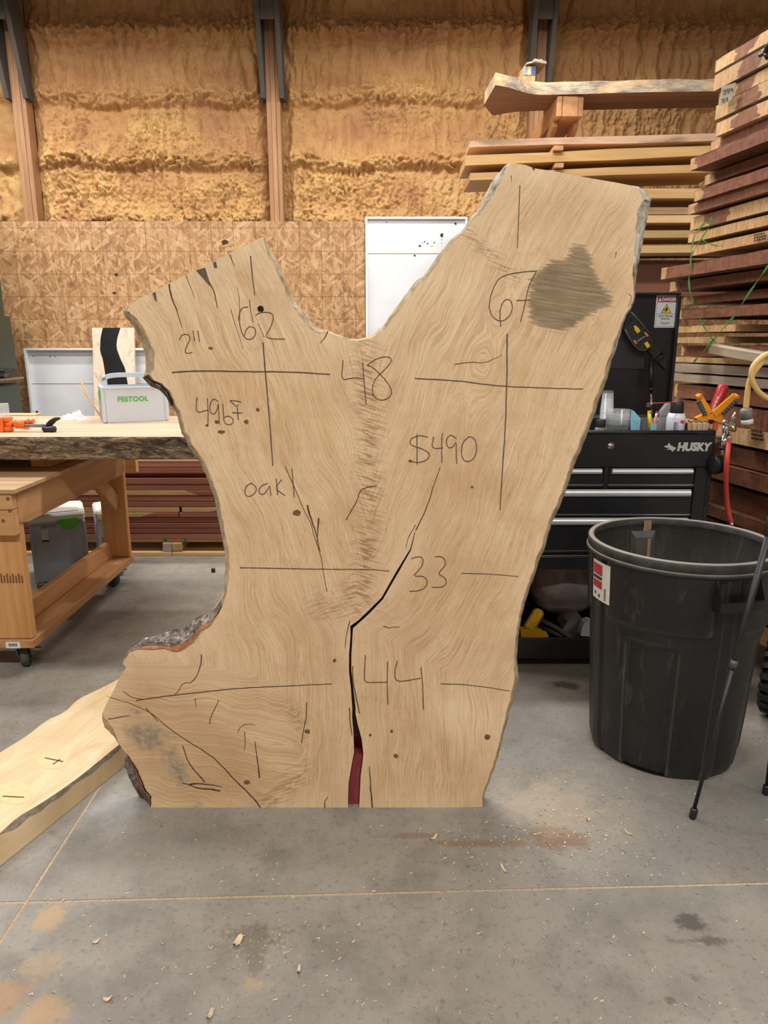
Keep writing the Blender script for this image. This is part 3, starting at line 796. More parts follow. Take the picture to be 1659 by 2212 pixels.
z4 = lambda p: zp(p, 260, 500, 3.318); z5 = lambda p: zp(p, 700, 340, 2.304); z6 = lambda p: zp(p, 440, 960, 2.074); z7 = lambda p: zp(p, 200, 1270, 3.318); z8 = lambda p: zp(p, 640, 1300, 3.318)
WRITING = {
 'pencilled 62': [z4([(915, 540), (866, 544), (850, 610), (858, 690), (885, 760), (925, 780), (965, 755), (972, 705), (945, 678), (905, 690), (888, 745)]),
        z4([(968, 602), (1000, 578), (1080, 580), (1102, 606), (1078, 690), (1040, 745), (1060, 770), (1182, 771)])],
 "pencilled 2 inch mark": [z4([(425, 780), (433, 745), (465, 733), (496, 745), (498, 780), (470, 830), (461, 870), (490, 875), (516, 864)]), z4([(520, 710), (533, 785)]), z4([(555, 710), (567, 790)])],
 'pencilled 49bF': [z4([(550, 1188), (541, 1260), (548, 1302), (625, 1280)]), z4([(622, 1195), (630, 1290), (627, 1390)]),
        z4([(703, 1220), (668, 1193), (640, 1235), (643, 1300), (675, 1315), (700, 1262), (702, 1215), (705, 1300), (710, 1382)]),
        z4([(733, 1235), (740, 1320), (743, 1380), (800, 1388), (814, 1350), (780, 1318), (745, 1332)]), z4([(785, 1212), (830, 1212), (866, 1224)]), z4([(785, 1212), (838, 1262), (846, 1240)]), z4([(838, 1262), (846, 1352)]), z4([(800, 1298), (872, 1302)])],
 'pencilled 48': [z5([(95, 1010), (84, 1115), (140, 1094), (200, 1102)]), z5([(192, 1020), (200, 1130), (210, 1232)]),
        z5([(215, 1035), (260, 1000), (320, 989), (341, 1008), (310, 1050), (258, 1095), (236, 1150), (250, 1202), (300, 1212), (342, 1180), (325, 1130), (280, 1080), (238, 1040), (213, 1036)])],
 'pencilled 6 foot mark': [z5([(1060, 565), (980, 570), (880, 590), (845, 640), (818, 730), (833, 792), (880, 822), (927, 790), (941, 740), (925, 703), (893, 710), (873, 765), (880, 842)]),
        z5([(1055, 570), (1018, 640), (1000, 730), (978, 818)]), z5([(958, 712), (1028, 710)])],
 'pencilled $490': [z5([(518, 1392), (470, 1382), (428, 1402), (428, 1432), (480, 1447), (527, 1470), (522, 1502), (470, 1522), (420, 1510)]), z5([(462, 1376), (463, 1530)]),
        z5([(545, 1390), (533, 1452), (592, 1445)]), z5([(588, 1373), (585, 1450), (587, 1522)]), z5([(658, 1398), (625, 1376), (606, 1410), (615, 1447), (642, 1445), (660, 1408), (657, 1450), (660, 1526)]),
        z5([(720, 1390), (690, 1418), (681, 1470), (694, 1511), (730, 1516), (757, 1480), (761, 1430), (745, 1393), (718, 1390)])],
 'pencilled word oak': [z6([(215, 173), (190, 185), (181, 215), (195, 237), (225, 226), (241, 195), (213, 173)]), z6([(287, 175), (255, 185), (244, 215), (265, 230), (290, 200), (294, 174), (301, 230)]), z6([(325, 153), (331, 227)]), z6([(350, 158), (316, 196), (366, 230)]), z6([(395, 108), (400, 170), (406, 237)])],
 'pencilled 33': [z6([(930, 512), (975, 498), (988, 530), (955, 575), (935, 592), (990, 588), (1007, 625), (975, 656), (922, 658)]), z6([(1035, 502), (1075, 503), (1088, 540), (1043, 582), (1076, 590), (1092, 620), (1070, 641), (1022, 640)])],
 'pencilled 44': [z8([(495, 383), (490, 480), (484, 581), (560, 577), (647, 577)]), z8([(655, 428), (650, 600), (657, 737)]), z8([(725, 423), (704, 500), (713, 574), (800, 565), (892, 547)]), z8([(893, 470), (907, 600), (911, 772)])],
}
LINES = [z4([(933, 175), (945, 320), (963, 457)]), z4([(370, 1010), (520, 1000), (700, 1000), (900, 1005), (1100, 1005), (1300, 1010), (1503, 1025)]), z4([(1022, 795), (1030, 900), (1045, 1080), (1065, 1300), (1080, 1500), (1092, 1680)]),
         z5([(975, 140), (970, 260), (962, 452)]), z5([(912, 878), (910, 980), (912, 1050), (908, 1140), (905, 1300), (895, 1450), (885, 1600), (876, 1755)]), z5([(452, 1100), (600, 1108), (700, 1115), (800, 1130), (907, 1140), (1050, 1146), (1180, 1150), (1290, 1153)]),
         z6([(162, 552), (400, 557), (600, 560), (760, 560), (832, 568)]), z6([(1155, 578), (1280, 580), (1410, 592)]), z8([(1035, 588), (1200, 592), (1350, 610), (1532, 640)]),
         z7([(310, 808), (500, 778), (800, 745), (1050, 718), (1300, 707), (1500, 698), (1715, 688)])]
LW = [3.2, 4.0, 3.6, 2.4, 3.4, 3.0, 2.6, 2.2, 2.2, 2.8]
for i, (nm, st) in enumerate(WRITING.items()):
    g = G()
    for k, s_ in enumerate(st): ribbon(g, s_, 1.9, 1.8, .4, .0009, 40 + 7 * i + k, 2, 5)
    tag(mk('pencil_writing', g, PENCIL, oak), nm)
for i, (l, wd) in enumerate(zip(LINES, LW)):
    g = G(); ribbon(g, l, wd * .78, wd * .6, .6, .0008, 90 + i); mk('pencil_line', g, PENCIL, oak)
CR = [(z7([(780, 478), (782, 520), (755, 620), (700, 692), (665, 675), (638, 692), (620, 740), (583, 768)]), 2.5, 1.6), (z7([(108, 780), (280, 830), (430, 900), (560, 1020), (700, 1110), (850, 1200), (960, 1310), (1040, 1400), (1110, 1460), (1180, 1540), (1202, 1577)]), 1.2, 3.4),
      (z7([(645, 1130), (670, 1210), (710, 1290), (760, 1340), (805, 1392)]), 2.2, 3.2), (z7([(640, 1398), (720, 1420), (760, 1440), (850, 1440), (915, 1455)]), 2, 4.5), (z7([(690, 1410), (760, 1400), (850, 1412), (930, 1425)]), 4.5, 1.5), (z7([(1165, 1100), (1175, 1200), (1190, 1290), (1196, 1362)]), 1.5, 4.0), (z7([(1090, 1030), (1096, 1120), (1085, 1172)]), 2, 1.2),
      (z7([(905, 800), (870, 880), (840, 940), (838, 978)]), 1.5, 2.4), (z7([(1535, 820), (1530, 940), (1508, 1030), (1500, 1112)]), 2.2, 2.2), (z7([(1040, 1040), (1060, 990), (1110, 970), (1165, 985)]), 1.4, 1.4), (z7([(110, 940), (180, 930), (270, 915)]), 2.6, 1.4), (z7([(380, 860), (420, 900), (470, 960)]), 2.4, 1.4),
      (z7([(220, 740), (280, 790), (360, 800)]), 1.6, 1.6), (z7([(735, 790), (745, 860)]), 2, 1),
      (z4([(350, 378), (360, 450), (385, 520), (420, 610), (442, 690)]), 4.4, 1.2), (z4([(470, 313), (500, 390), (532, 480)]), 1.6, 1.0), (z4([(600, 262), (618, 320), (650, 390), (680, 450), (694, 545)]), 4.5, 1.8), (z4([(785, 165), (818, 248)]), 2.8, 1.2), (z4([(790, 560), (820, 660), (880, 840)]), 1.4, 1.0), (z4([(925, 490), (932, 570), (952, 652)]), 1.8, 1.8), (z4([(840, 400), (858, 520), (846, 640)]), 1.0, 1.4), (z4([(985, 655), (1010, 700), (1030, 760)]), 1.4, 1.4),
      (z4([(1488, 715), (1470, 760), (1430, 802)]), 3.2, 1.2), (z5([(650, 1030), (700, 1022), (760, 1018), (775, 1028), (830, 1010), (885, 985)]), 2.2, 1.2), (z6([(775, 185), (700, 198), (690, 250), (665, 290), (638, 338)]), 2.2, 2.4), (z6([(365, 100), (415, 210), (450, 300), (480, 350), (500, 430), (525, 490), (535, 570), (552, 660)]), 1.8, 1.6),
      (z6([(465, 272), (475, 320), (505, 400), (522, 480)]), 4.4, 1.5), (z6([(515, 330), (512, 370), (508, 440)]), 4.2, 1.2), (z6([(1060, 100), (1030, 185), (1000, 285), (950, 385)]), 1.4, 3.0), (z6([(948, 360), (915, 420), (905, 465)]), 2, 1.2), (z6([(655, 790), (640, 850), (632, 915)]), 2.4, 1.2), (z8([(525, 1180), (530, 1300), (540, 1400), (545, 1478)]), 2.0, 4.2), (z8([(405, 460), (402, 560), (430, 680), (452, 800)]), 2.4, 3.0), (z8([(380, 760), (384, 860), (402, 960)]), 3.0, 2.0),
      (z8([(205, 1478), (202, 1430), (225, 1400)]), 3.0, 1.6), (z8([(625, 175), (660, 190), (700, 180), (745, 180)]), 2.4, 1.2), (z5([(1040, 50), (1048, 66)]), 6, 2), (z5([(930, 90), (934, 120)]), 2, 1), (z5([(1455, 470), (1448, 500)]), 2, 1), (z5([(1515, 680), (1530, 670), (1532, 710), (1512, 745)]), 1.4, 1.2)]
for i, (p, a, b) in enumerate(CR):
    g = G(); ribbon(g, p, a * .85, b * .8, 1.2, .0005, 200 + 5 * i); mk('drying_check', g, CRACK, oak)
for i, (p) in enumerate((z4([(540, 278), (598, 262), (632, 335), (640, 392), (600, 345)]), z4([(663, 222), (685, 215), (694, 262), (672, 262)]), z4([(228, 442), (252, 434), (262, 500), (250, 496)]))):
    mk('drying_check', G().prism([S(q[0], q[1], .0006) for q in p], SN * -.0005), CHECKG, oak)
def blot(px, py, rx, ry, mat, name, seed):
    r = random.Random(seed); m = 16
    pts = [S(px + math.cos(a) * rx * r.uniform(.75, 1.15), py + math.sin(a) * ry * r.uniform(.75, 1.15), .0009) for a in [2 * math.pi * k / m for k in range(m)]]
    mk(name, G().prism(pts, SN * -.0006), mat, oak)
KNOTD = plain('dark_knot', (112, 80, 54), .9, 0, .4, 150)
HOLE = plain('knot_hole', (20, 17, 15), .95)
blot(563, 667, 7.5, 7.5, HOLE, 'knot_hole', 1)
for i, (px, py, rx, ry) in enumerate(((557, 885, 4, 4), (532, 911, 5, 5), (467, 911, 4, 4), (447, 919, 3.5, 3), (478, 933, 8, 4), (455, 752, 5, 3), (641, 1108, 9, 7), (531, 938, 0, 0), (1320 - 300, 1052, 3, 3), (886, 996, 4, 3), (855, 1633, 5, 5), (846, 1580, 3, 4), (800, 1588, 3, 3), (533, 1690, 7, 5), (1053, 1592, 6, 6), (664, 1580, 6, 5), (723, 1427, 4, 4), (470, 912, 3, 3))):
    if rx: blot(px, py, rx, ry, KNOTD, 'small_knot', 10 + i)

# dark strip added inside the split, its colour standing in for deep shade
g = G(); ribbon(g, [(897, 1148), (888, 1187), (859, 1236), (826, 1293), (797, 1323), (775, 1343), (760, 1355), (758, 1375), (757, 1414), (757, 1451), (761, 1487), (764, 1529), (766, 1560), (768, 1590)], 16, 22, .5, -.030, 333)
mk('split_shade_strip', g, plain('dark_split_shade', (64, 44, 30), .9, 0, .35, 60), oak)
# --- dark red steel stand the slab leans on (seen through the split)
REDP = plain('maroon_paint', (136, 50, 56), .45, 0, .25, 30)
st = thing('steel_support_stand', (-.12, 2.15, 0), 'dark red painted steel stand behind the oak slab', 'stand')
mk('foot_plate', G().box((-.30, 2.0, 0), (.10, 2.34, .012), .003), REDP, st)
yb = lambda z: SLY + .06 + z * math.tan(LEAN) + .008
mk('upright', G().prism([(-.15, yb(.0) + .012, .012), (-.15, yb(1.05), 1.05), (-.15, yb(1.05) + .05, 1.05), (-.15, yb(0) + .062, .012)], (.11, 0, 0)), REDP, st)
mk('wedge', G().prism([S(px, py, -.016) for px, py in ((753, 1743), (754.5, 1692), (760.5, 1656), (766.5, 1627), (783, 1630), (777, 1677), (774.5, 1743))], SN * -.034), REDP, st)
mk('rear_brace', G().bar((-.10, 2.30, .012), (-.10, yb(.8) + .05, .80), .05, .04), REDP, st)

# ------------------------------------------------------------------ workbench on casters
bench = thing('workbench', (-2.3, 3.35, 0), 'rolling workbench framed in pine with knee braces and casters', 'workbench')
BX1, BX0, BYN, BYF, BZT = -1.46, -3.4, 2.72, 4.00, .80
ch = .003
# tops of the frame
mk('bench_top', G().box((BX0, BYN - .01, BZT - .018), (BX1 + .02, BYF + .01, BZT), .002), wood('bench_plywood', (196, 160, 120), (160, 122, 86), 0, .8), bench)
for k, (za, zb_) in enumerate(((.715, .782), (.61, .713))):
    mk('front_apron', G().box((BX0, BYN, za), (BX1 + .0, BYN + .038, zb_), ch), PINE, bench)
mk('rear_apron', G().box((BX0, BYF - .038, .64), (BX1 + .06, BYF, .782), ch), PINE, bench)
g = G(); g.prism([(BX1 - .038, BYN + .04, .782), (BX1 - .038, BYN + .04, .655), (BX1 - .038, BYN + .10, .642), (BX1 - .038, BYF - .10, .642), (BX1 - .038, BYF - .04, .675), (BX1 - .038, BYF - .04, .782)], (.038, 0, 0))
mk('end_apron', g, PINEY, bench)
def screw_heads(pts):
    for (px, py) in pts:
        q = atY(px, py, BYN); mk('screw_head', G().cyl((q.x, BYN - .002, q.z), (q.x, BYN + .004, q.z), .007, n=10), plain('recessed_screw', (120, 84, 48), .6), bench)
screw_heads(((17, 1077), (21, 1103), (7, 1125)))
for (ya, yb_) in ((BYN + .04, BYN + .078), (BYF - .078, BYF - .04)):
    for xa in (BX1 - .145, BX0 + .02):
        mk('leg', G().box((xa, ya, .155), (xa + .14, yb_, .66 if ya < 3 else .76), ch), PINEZ, bench)
# lower frame: flat sole plates and upright stretchers
mk('sole_plate', G().box((BX1 - .145, BYN + .03, .115), (BX1, BYF - .03, .153), ch), PINEY, bench)
mk('stretcher', G().box((BX1 - .145, BYN + .08, .155), (BX1 - .107, BYF - .08, .245), ch), PINEY, bench)
mk('sole_plate', G().box((BX0, BYN + .03, .115), (BX0 + .145, BYF - .03, .153), ch), PINEY, bench)
mk('front_rail', G().box((BX0 + .15, BYN + .035, .116), (BX1 - .15, BYN + .075, .205), ch), PINE, bench)
mk('knee_brace', G().bar((BX1 - .06, BYF - .085, .47), (BX1 - .06, BYF - .38, .71), .036, .088, (1, 0, 0) if False else (0, 1, 1), ch), PINEY, bench)
q = atY(40, 1403, BYN + .03)
mk('price_tag', G().box((BX1 - .115, BYN + .028, .118), (BX1 - .055, BYN + .0295, .145)), WHITEP, bench)
g = G()
for k in range(9):
    xx = BX1 - .104 + k * .0042; g.box((xx, BYN + .0272, .126), (xx + (.0026 if k % 3 else .0014), BYN + .0282, .139))
mk('bar_code', g, BLACKP, bench)
g = G()
for k in range(11):
    xx = BX1 - .142 + k * .012; g.box((xx, BYN + .0385, .40), (xx + .006, BYN + .0395, .432 + .008 * (k % 2)))
mk('grade_stamp', g, plain('stamp_ink', (122, 84, 52), .8, 0, .4, 200), bench)
def caster(cx, cy, yaw):
    c = bpy.data.objects.new('caster', None); COL.objects.link(c); c.parent = bench
    R = Matrix.Rotation(yaw, 3, 'Z'); T = lambda x, y, z: Vector((cx, cy, 0)) + R @ Vector((x, y, z))
    g = G(); g.obox(T(-.05, -.04, .106), R @ Vector((.1, 0, 0)), R @ Vector((0, .08, 0)), (0, 0, .009), .002)
    for s in (-1, 1):
        g.prism([T(s * .024, -.032, .106), T(s * .024, .022, .106), T(s * .024, .045, .05), T(s * .024, .018, .04)], R @ Vector((s * .004, 0, 0)))
    g.cyl(T(-.034, .028, .052), T(.034, .028, .052), .006, n=8); mk('caster_fork', g, STEEL, bench).parent = c
    g = G(); prof = [(.001, -.019), (.026, -.019), (.03, -.014), (.046, -.017), (.0515, -.010), (.0515, .010), (.046, .017), (.03, .014), (.026, .019), (.001, .019)]
    g.lathe(prof, T(0, .028, .0515), 32, 'x', True, R); mk('wheel', g, RUBBER, bench).parent = c
    g = G(); g.obox(T(.03, -.005, .085), R @ Vector((.035, -.02, 0)), R @ Vector((.008, .014, 0)), (0, 0, .005)); mk('brake_lever', g, STEEL, bench).parent = c
for cx, cy, yw in ((BX1 - .075, BYN + .09, .35), (BX1 - .07, BYF - .15, 1.1), (BX0 + .07, BYN + .09, .2), (BX0 + .07, BYF - .15, .8)): caster(cx, cy, yw)

# stickers that carry the slab, then the live-edge slab itself
SZ0 = .866; SZT = .966; SLYF = 3.02
for i, xx in enumerate((-1.62, -2.3, -3.0)):
    solo('spacer_block', G().box((xx, 3.22, BZT + .001), (xx + .09, 3.86, SZ0 - .001), .002), PINEY, 'pine spacer under the thick slab, %s from the bench end above the knee brace' % ('first', 'second', 'third')[i], 'spacer')
BARK2 = (lambda n: (n.col(n.mix(n.mr(n.noise(n.mapping(n.coord(), (2.5, 7, 9)), 1.0, 4), .54, .62, 0, .8),
        n.ramp(n.noise(n.mapping(n.coord(), (10, 40, 40)), 1.0, 6, .7, 1.2), [(.36, srgb(60, 50, 42)), (.48, srgb(128, 108, 84)), (.6, srgb(184, 158, 122)), (.72, srgb(212, 190, 152))]),
        n.ramp(n.noise(n.mapping(n.coord(), (10, 40, 40)), 1.0, 6, .7, 1.2), [(.4, srgb(40, 36, 36)), (.62, srgb(124, 108, 92))]))), n.bump(n.noise(n.mapping(n.coord(), (12, 42, 42)), 1.0, 6, .7, 1.2), 1.0, .018), n.m)[-1])(N('furrowed_bark', .95))
def slabtop():
    n = N('pale_slab_top', .55); v = n.coord()
    f = n.noise(n.mapping(v, (1.2, 22, 22)), 1.0, 5, .6, .5)
    c = n.ramp(f, [(.35, srgb(190, 158, 128)), (.65, srgb(214, 186, 158))])
    x, y, z = n.sep(v)
    k = n.math('MULTIPLY', n.mr(n.noise(n.mapping(v, (1.4, 30, 1)), 1.0, 5, .6), .5, .64), n.math('MULTIPLY', n.mr(y, -.02, .04), n.mr(y, .18, .10)))
    c = n.mix(n.math('MULTIPLY', k, .75), c, srgb(120, 116, 116)); n.col(c); return n.m
SLTOP = slabtop()
tl = thing('live_edge_plank', (-2.0, 3.48, SZ0), 'thick pale slab with furrowed dark bark edge lying on the workbench', 'wood slab', kind='thing')
xa, xb = -3.9, -.72
xs = np.arange(xa, xb + .001, .014)
def fy(x): return SLYF + .012 * fbm(x * 2.2, x * 0, 301, 3)
def by(x): return 3.90 + .02 * fbm(x * 1.5, x * 0, 303, 2) - .10 * sstep(-1.0, -.75, x)
g = G()
top = [[Vector((x, float(fy(x)), SZT)), Vector((x, float(by(x)), SZT))] for x in xs]
g.grid(top, False); g.grid([[Vector((x, float(by(x)) + .01, SZ0)), Vector((x, float(fy(x)) + .015, SZ0))] for x in xs], False)
g.grid([[Vector((x, float(by(x)), SZT)), Vector((x, float(by(x)) + .02, (SZT + SZ0) / 2)), Vector((x, float(by(x)) + .01, SZ0))] for x in xs], True)
for xe in (xs[0], xs[-1]): g.add([(xe, float(fy(xe)), SZT), (xe, float(by(xe)), SZT), (xe, float(by(xe)) + .01, SZ0), (xe, float(fy(xe)) + .015, SZ0)], [(0, 1, 2, 3)])
mk('plank_body', g, SLTOP, tl)
rows = []
NB = 14
for x in xs:
    row = []
    for j in range(NB + 1):
        s = j / NB; z = SZT + (SZ0 - SZT) * s
        y = float(fy(x)) + .015 * s - .004
        if 0 < j < NB: y -= .006 + .022 * float(np.abs(gn(x * 11, s * 4, 311))) + .012 * float(np.abs(gn(x * 28, s * 9, 312))) - .008
        row.append(Vector((x, y, z)))
    rows.append(row)
g = G(); g.grid(rows, True); mk('bark_edge', g, BARK2, tl)
# second, thinner board behind it
solo('sawn_board', G().box((-3.4, 3.925, SZT - .05), (-1.93, 4.02, SZT + .006), .002), PALE, 'pale board laid along the back edge of the thick slab', 'board')
solo('spacer_block', G().box((-2.6, 3.94, BZT + .001), (-2.5, 3.99, SZT - .051), .002), PINEY, 'upright pine block holding up the pale board behind the thick slab', 'spacer')

# ------------------------------------------------------------------ clamp on the slab
ORANGE = plain('orange_plastic', (238, 112, 38), .4, 0, .1, 20)
cl = thing('bar_clamp', (-1.6, 3.2, SZT), 'orange bar clamp with threaded screw and black handle lying on the slab', 'clamp')
cy0 = 3.20; k = lambda px, py: atY(px, py, cy0)
pz = lambda px, zz: Vector((k(px, 930).x, cy0, SZT + zz))
g = G(); g.box((pz(-40, 0).x, cy0 - .012, SZT + .018), (pz(6, 0).x, cy0 + .012, SZT + .038), .002); mk('bar', g, STEEL, cl)
g = G(); g.box((pz(6, 0).x, cy0 - .030, SZT + .0), (pz(14, 0).x, cy0 + .03, SZT + .066), .004)
g.box((pz(14, 0).x, cy0 - .022, SZT + .001), (pz(26.5, 0).x, cy0 + .022, SZT + .024), .004); g.box((pz(14, 0).x, cy0 - .022, SZT + .046), (pz(26, 0).x, cy0 + .022, SZT + .066), .004)
g.cyl(pz(13, .034), pz(29, .034), .015, n=16); mk('jaw', g, ORANGE, cl)
g = G(); g.tube([pz(33.5, .034), pz(36, .034), pz(54, .034), pz(57, .034)], [.015, .020, .020, .014], 16)
for xx in (62, 72): g.cyl(pz(xx, .046), pz(xx + 3.5, .046), .012, n=12)
g.box((pz(56, 0).x, cy0 - .006, SZT + .040), (pz(75, 0).x, cy0 + .006, SZT + .052), .002); g.box((pz(56, 0).x, cy0 - .02, SZT + .012), (pz(67, 0).x, cy0 - .008, SZT + .02), .002)
mk('sliding_sleeve', g, ORANGE, cl)
g = G(); a0 = pz(28, .030).x; a1 = pz(104, .03).x
g.cyl((a0, cy0, SZT + .030), (a1, cy0, SZT + .030), .0075, n=12)
nt = 26; xs0 = pz(58, 0).x
for i in range(nt):
    xx = xs0 + (a1 - xs0) * i / nt; g.lathe([(.0075, -.0022), (.0112, 0), (.0075, .0022)], (xx, cy0, SZT + .030), 12, 'x')
mk('threaded_screw', g, STEEL, cl)
g = G(); g.tube([pz(97, .012) + Vector((0, -.02, 0)), pz(100, .014) + Vector((0, -.02, 0)), pz(108, .013) + Vector((0, -.02, 0)), pz(118, .014) + Vector((0, -.02, 0)), pz(124, .014) + Vector((0, -.02, 0)), pz(126, .014) + Vector((0, -.02, 0))], [.008, .014, .011, .015, .014, .007], 14)
g.tube([pz(99, .018), pz(106, .028), pz(114, .044), pz(122, .056), pz(131, .060), pz(133, .059)], [.006, .013, .013, .010, .006, .003], 12); mk('handle', g, BLACKP, cl)

# ------------------------------------------------------------------ grey tool case with handle on the slab
CASE = plain('light_grey_case_plastic', (206, 214, 222), .42, 0, .03, 6)
CASED = plain('grey_case_plastic', (170, 178, 186), .45, 0, .05, 8)
GREENP = plain('green_plastic', (88, 186, 60), .4, 0, .06, 20)
bx = thing('tool_case', (-1.45, 3.52, SZT), 'open light grey carry case with green lettering and arched handle on the slab', 'case')
YB = 3.535
c_l = atY(222, 899, YB)
x0 = c_l.x; x1 = x0 + .315; zt = SZT + .178; yaw = math.radians(25)
R = Matrix.Rotation(yaw, 3, 'Z'); O = Vector((x0, YB, SZT)); T = lambda x, y, z: O + R @ Vector((x, y, z))
W_, D_ = x1 - x0, .205
def cbx(g, a, b, c=.003): g.obox(T(*a), R @ Vector((b[0] - a[0], 0, 0)), R @ Vector((0, b[1] - a[1], 0)), (0, 0, b[2] - a[2]), c)
g = G(); cbx(g, (.02, 0, .001), (W_, .006, .178)); cbx(g, (.02, D_ - .006, .001), (W_, D_, .178)); cbx(g, (.02, .0, .001), (W_, D_, .008)); cbx(g, (W_ - .012, .004, .002), (W_, D_ - .004, .178)); cbx(g, (.0, .012, .002), (.02, D_ - .012, .178)); mk('case_body', g, CASE, bx)
g = G(); cbx(g, (.0, .0, .002), (.018, .014, .178)); cbx(g, (W_ - .014, -.004, .002), (W_ + .004, .01, .175)); cbx(g, (.012, -.004, .168), (W_ + .002, .003, .178), .001); cbx(g, (.0, .02, .168), (.006, D_ - .02, .178), .001); mk('case_rim', g, CASE, bx)
g = G()
for i in range(4): cbx(g, (-.003, .05 + i * .035, .01), (.001, .060 + i * .035, .15), .001)
mk('side_rib', g, CASED, bx)
g = G(); cbx(g, (-.006, .03, .115), (.003, .055, .168), .002); mk('latch', g, GREENP, bx)
g = G(); arc = []
for i in range(15):
    s = i / 14; arc.append((.015 + s * (W_ - .06), .238 - .022 * (2 * s - 1) ** 4 + .004))
P1 = [T(a, .10, b) for a, b in arc]; P2 = [T(a, .13, b) for a, b in arc]; Pb1 = [T(a, .10, b - .022) for a, b in arc]; Pb2 = [T(a, .13, b - .022) for a, b in arc]
g.grid([[P1[i], P2[i], Pb2[i], Pb1[i], P1[i]] for i in range(15)], False)
cbx(g, (.015, .10, .17), (.042, .13, .222)); cbx(g, (W_ - .075, .10, .17), (W_ - .045, .13, .224)); mk('carry_handle', g, CASE, bx)
g = text_g('FESTOOL', T(.075, -.0005, .105), R @ Vector((1, 0, 0)), (0, 0, 1), .034, .0008, .0012, 0, 'LEFT', 1.05); tag(mk('brand_lettering', g, GREENP, bx), 'green lettering')
# crumpled paper
def crumple(name, px, py, Y, sx, sy, sz, mat, label, cat, seed, zb):
    c0 = atY(px, py, Y); n = 26; rows = []
    for i in range(n):
        row = []
        for j in range(n):
            u = i / (n - 1) * 2 - 1; v = j / (n - 1) * 2 - 1
            e = max(0, 1 - max(abs(u), abs(v)) ** 3)
            h = (abs(float(gn(u * 2.2, v * 2.2, seed))) * 1.3 + .4 * abs(float(gn(u * 5, v * 5, seed + 1)))) * e
            row.append(Vector((c0.x + u * sx + .3 * sx * float(gn(u * 1.5, v * 1.5, seed + 5)), Y + v * sy + .3 * sy * float(gn(u * 1.5 + 4, v * 1.5, seed + 6)), zb + .001 + h * sz)))
        rows.append(row)
    g = G(); g.grid(rows, False); return solo(name, g, mat, label, cat)
crumple('crumpled_tissue', 158, 893, 3.72, .062, .03, .05, plain('white_tissue', (244, 246, 250), .8, 0, .04), 'crumpled white tissue beside the grey carry case', 'tissue', 401, SZT)
g = G(); p0 = atY(163, 800, 3.74)
g.tube([Vector((p0.x + .10, 3.76, SZT + .01)), Vector((p0.x + .05, 3.76, SZT + .10)), Vector((p0.x + .01, 3.76, SZT + .205))], .004, 8)
g.tube([Vector((p0.x + .10, 3.775, SZT + .01)), Vector((p0.x + .03, 3.775, SZT + .12)), Vector((p0.x - .01, 3.775, SZT + .175))], .003, 8)
solo('wooden_skewer_pair', g, PALE, 'pair of thin wooden stir sticks leaning by the grey carry case', 'sticks')

# ------------------------------------------------------------------ grey stacking cases on the floor behind the bench
def systainer(o, yaw, w_, d_, h_, label, latch):
    t = thing('storage_case', o, label, 'case'); R = Matrix.Rotation(yaw, 3, 'Z'); O = Vector(o); T = lambda x, y, z: O + R @ Vector((x, y, z))
    def b(g, a, c, ch=.004): g.obox(T(*a), R @ Vector((c[0] - a[0], 0, 0)), R @ Vector((0, c[1] - a[1], 0)), (0, 0, c[2] - a[2]), ch)
    g = G(); b(g, (0, 0, .014), (w_, d_, h_ - .05), .012); b(g, (.012, .006, 0), (.05, d_ - .006, .014)); b(g, (w_ - .06, .006, 0), (w_ - .012, d_ - .006, .014)); mk('case_body', g, CASED, t)
    g = G(); b(g, (-.003, -.003, h_ - .05), (w_ + .003, d_ + .003, h_), .012); b(g, (.03, .03, h_), (w_ - .03, d_ - .03, h_ + .006), .003); mk('case_lid', g, plain('case_lid_plastic', (222, 222, 214), .45, 0, .03, 8), t)
    g = G(); b(g, (-.002, -.006, .02), (.018, .004, h_ - .055), .003); mk('corner_rib', g, CASED, t); g = G(); b(g, (w_ - .018, -.006, .02), (w_ + .002, .004, h_ - .055), .003); mk('corner_rib', g, CASED, t)
    if latch:
        g = G(); c0 = [(.17, .0), (.175, .012), (.28, .015), (.29, .0), (.28, -.03), (.245, -.05), (.20, -.04)]
        g.prism([T(a * w_ / .33, -.016, h_ - .045 + z * 1.1) for a, z in c0], R @ Vector((0, .013, 0))); mk('latch', g, GREENP, t)
        g = G(); b(g, (.055, -.004, h_ - .155), (w_ * .32, .001, h_ - .085), .001); mk('label_card', g, plain('label_card', (214, 210, 200), .6, 0, .08, 90), t)
        g = G(); b(g, (.056, -.005, h_ - .155), (w_ * .32, -.0035, h_ - .145), 0); mk('label_print', g, BLACKP, t)
        g = text_g('FESTOOL', T(.058, -.001, h_ - .075), R @ Vector((1, 0, 0)), (0, 0, 1), .02, .003, .0004); mk('brand_lettering', g, plain('grey_print', (112, 112, 110), .6), t)
    else:
        g = G()
        for i in range(6): b(g, (.02, -.0035, h_ - .16 - i * .018), (.11, -.001, h_ - .156 - i * .018), 0)
        mk('label_print', g, plain('grey_print_dark', (96, 96, 94), .6), t)['kind'] = 'stuff'
    return t
systainer((-1.985, 3.845, 0), math.radians(25), .29, .33, .415, 'tall grey stacking case with one green latch behind the bench leg', True)
systainer((-1.672, 4.00, 0), math.radians(25), .135, .30, .40, 'grey stacking case with printed list tucked behind the latched one', False)

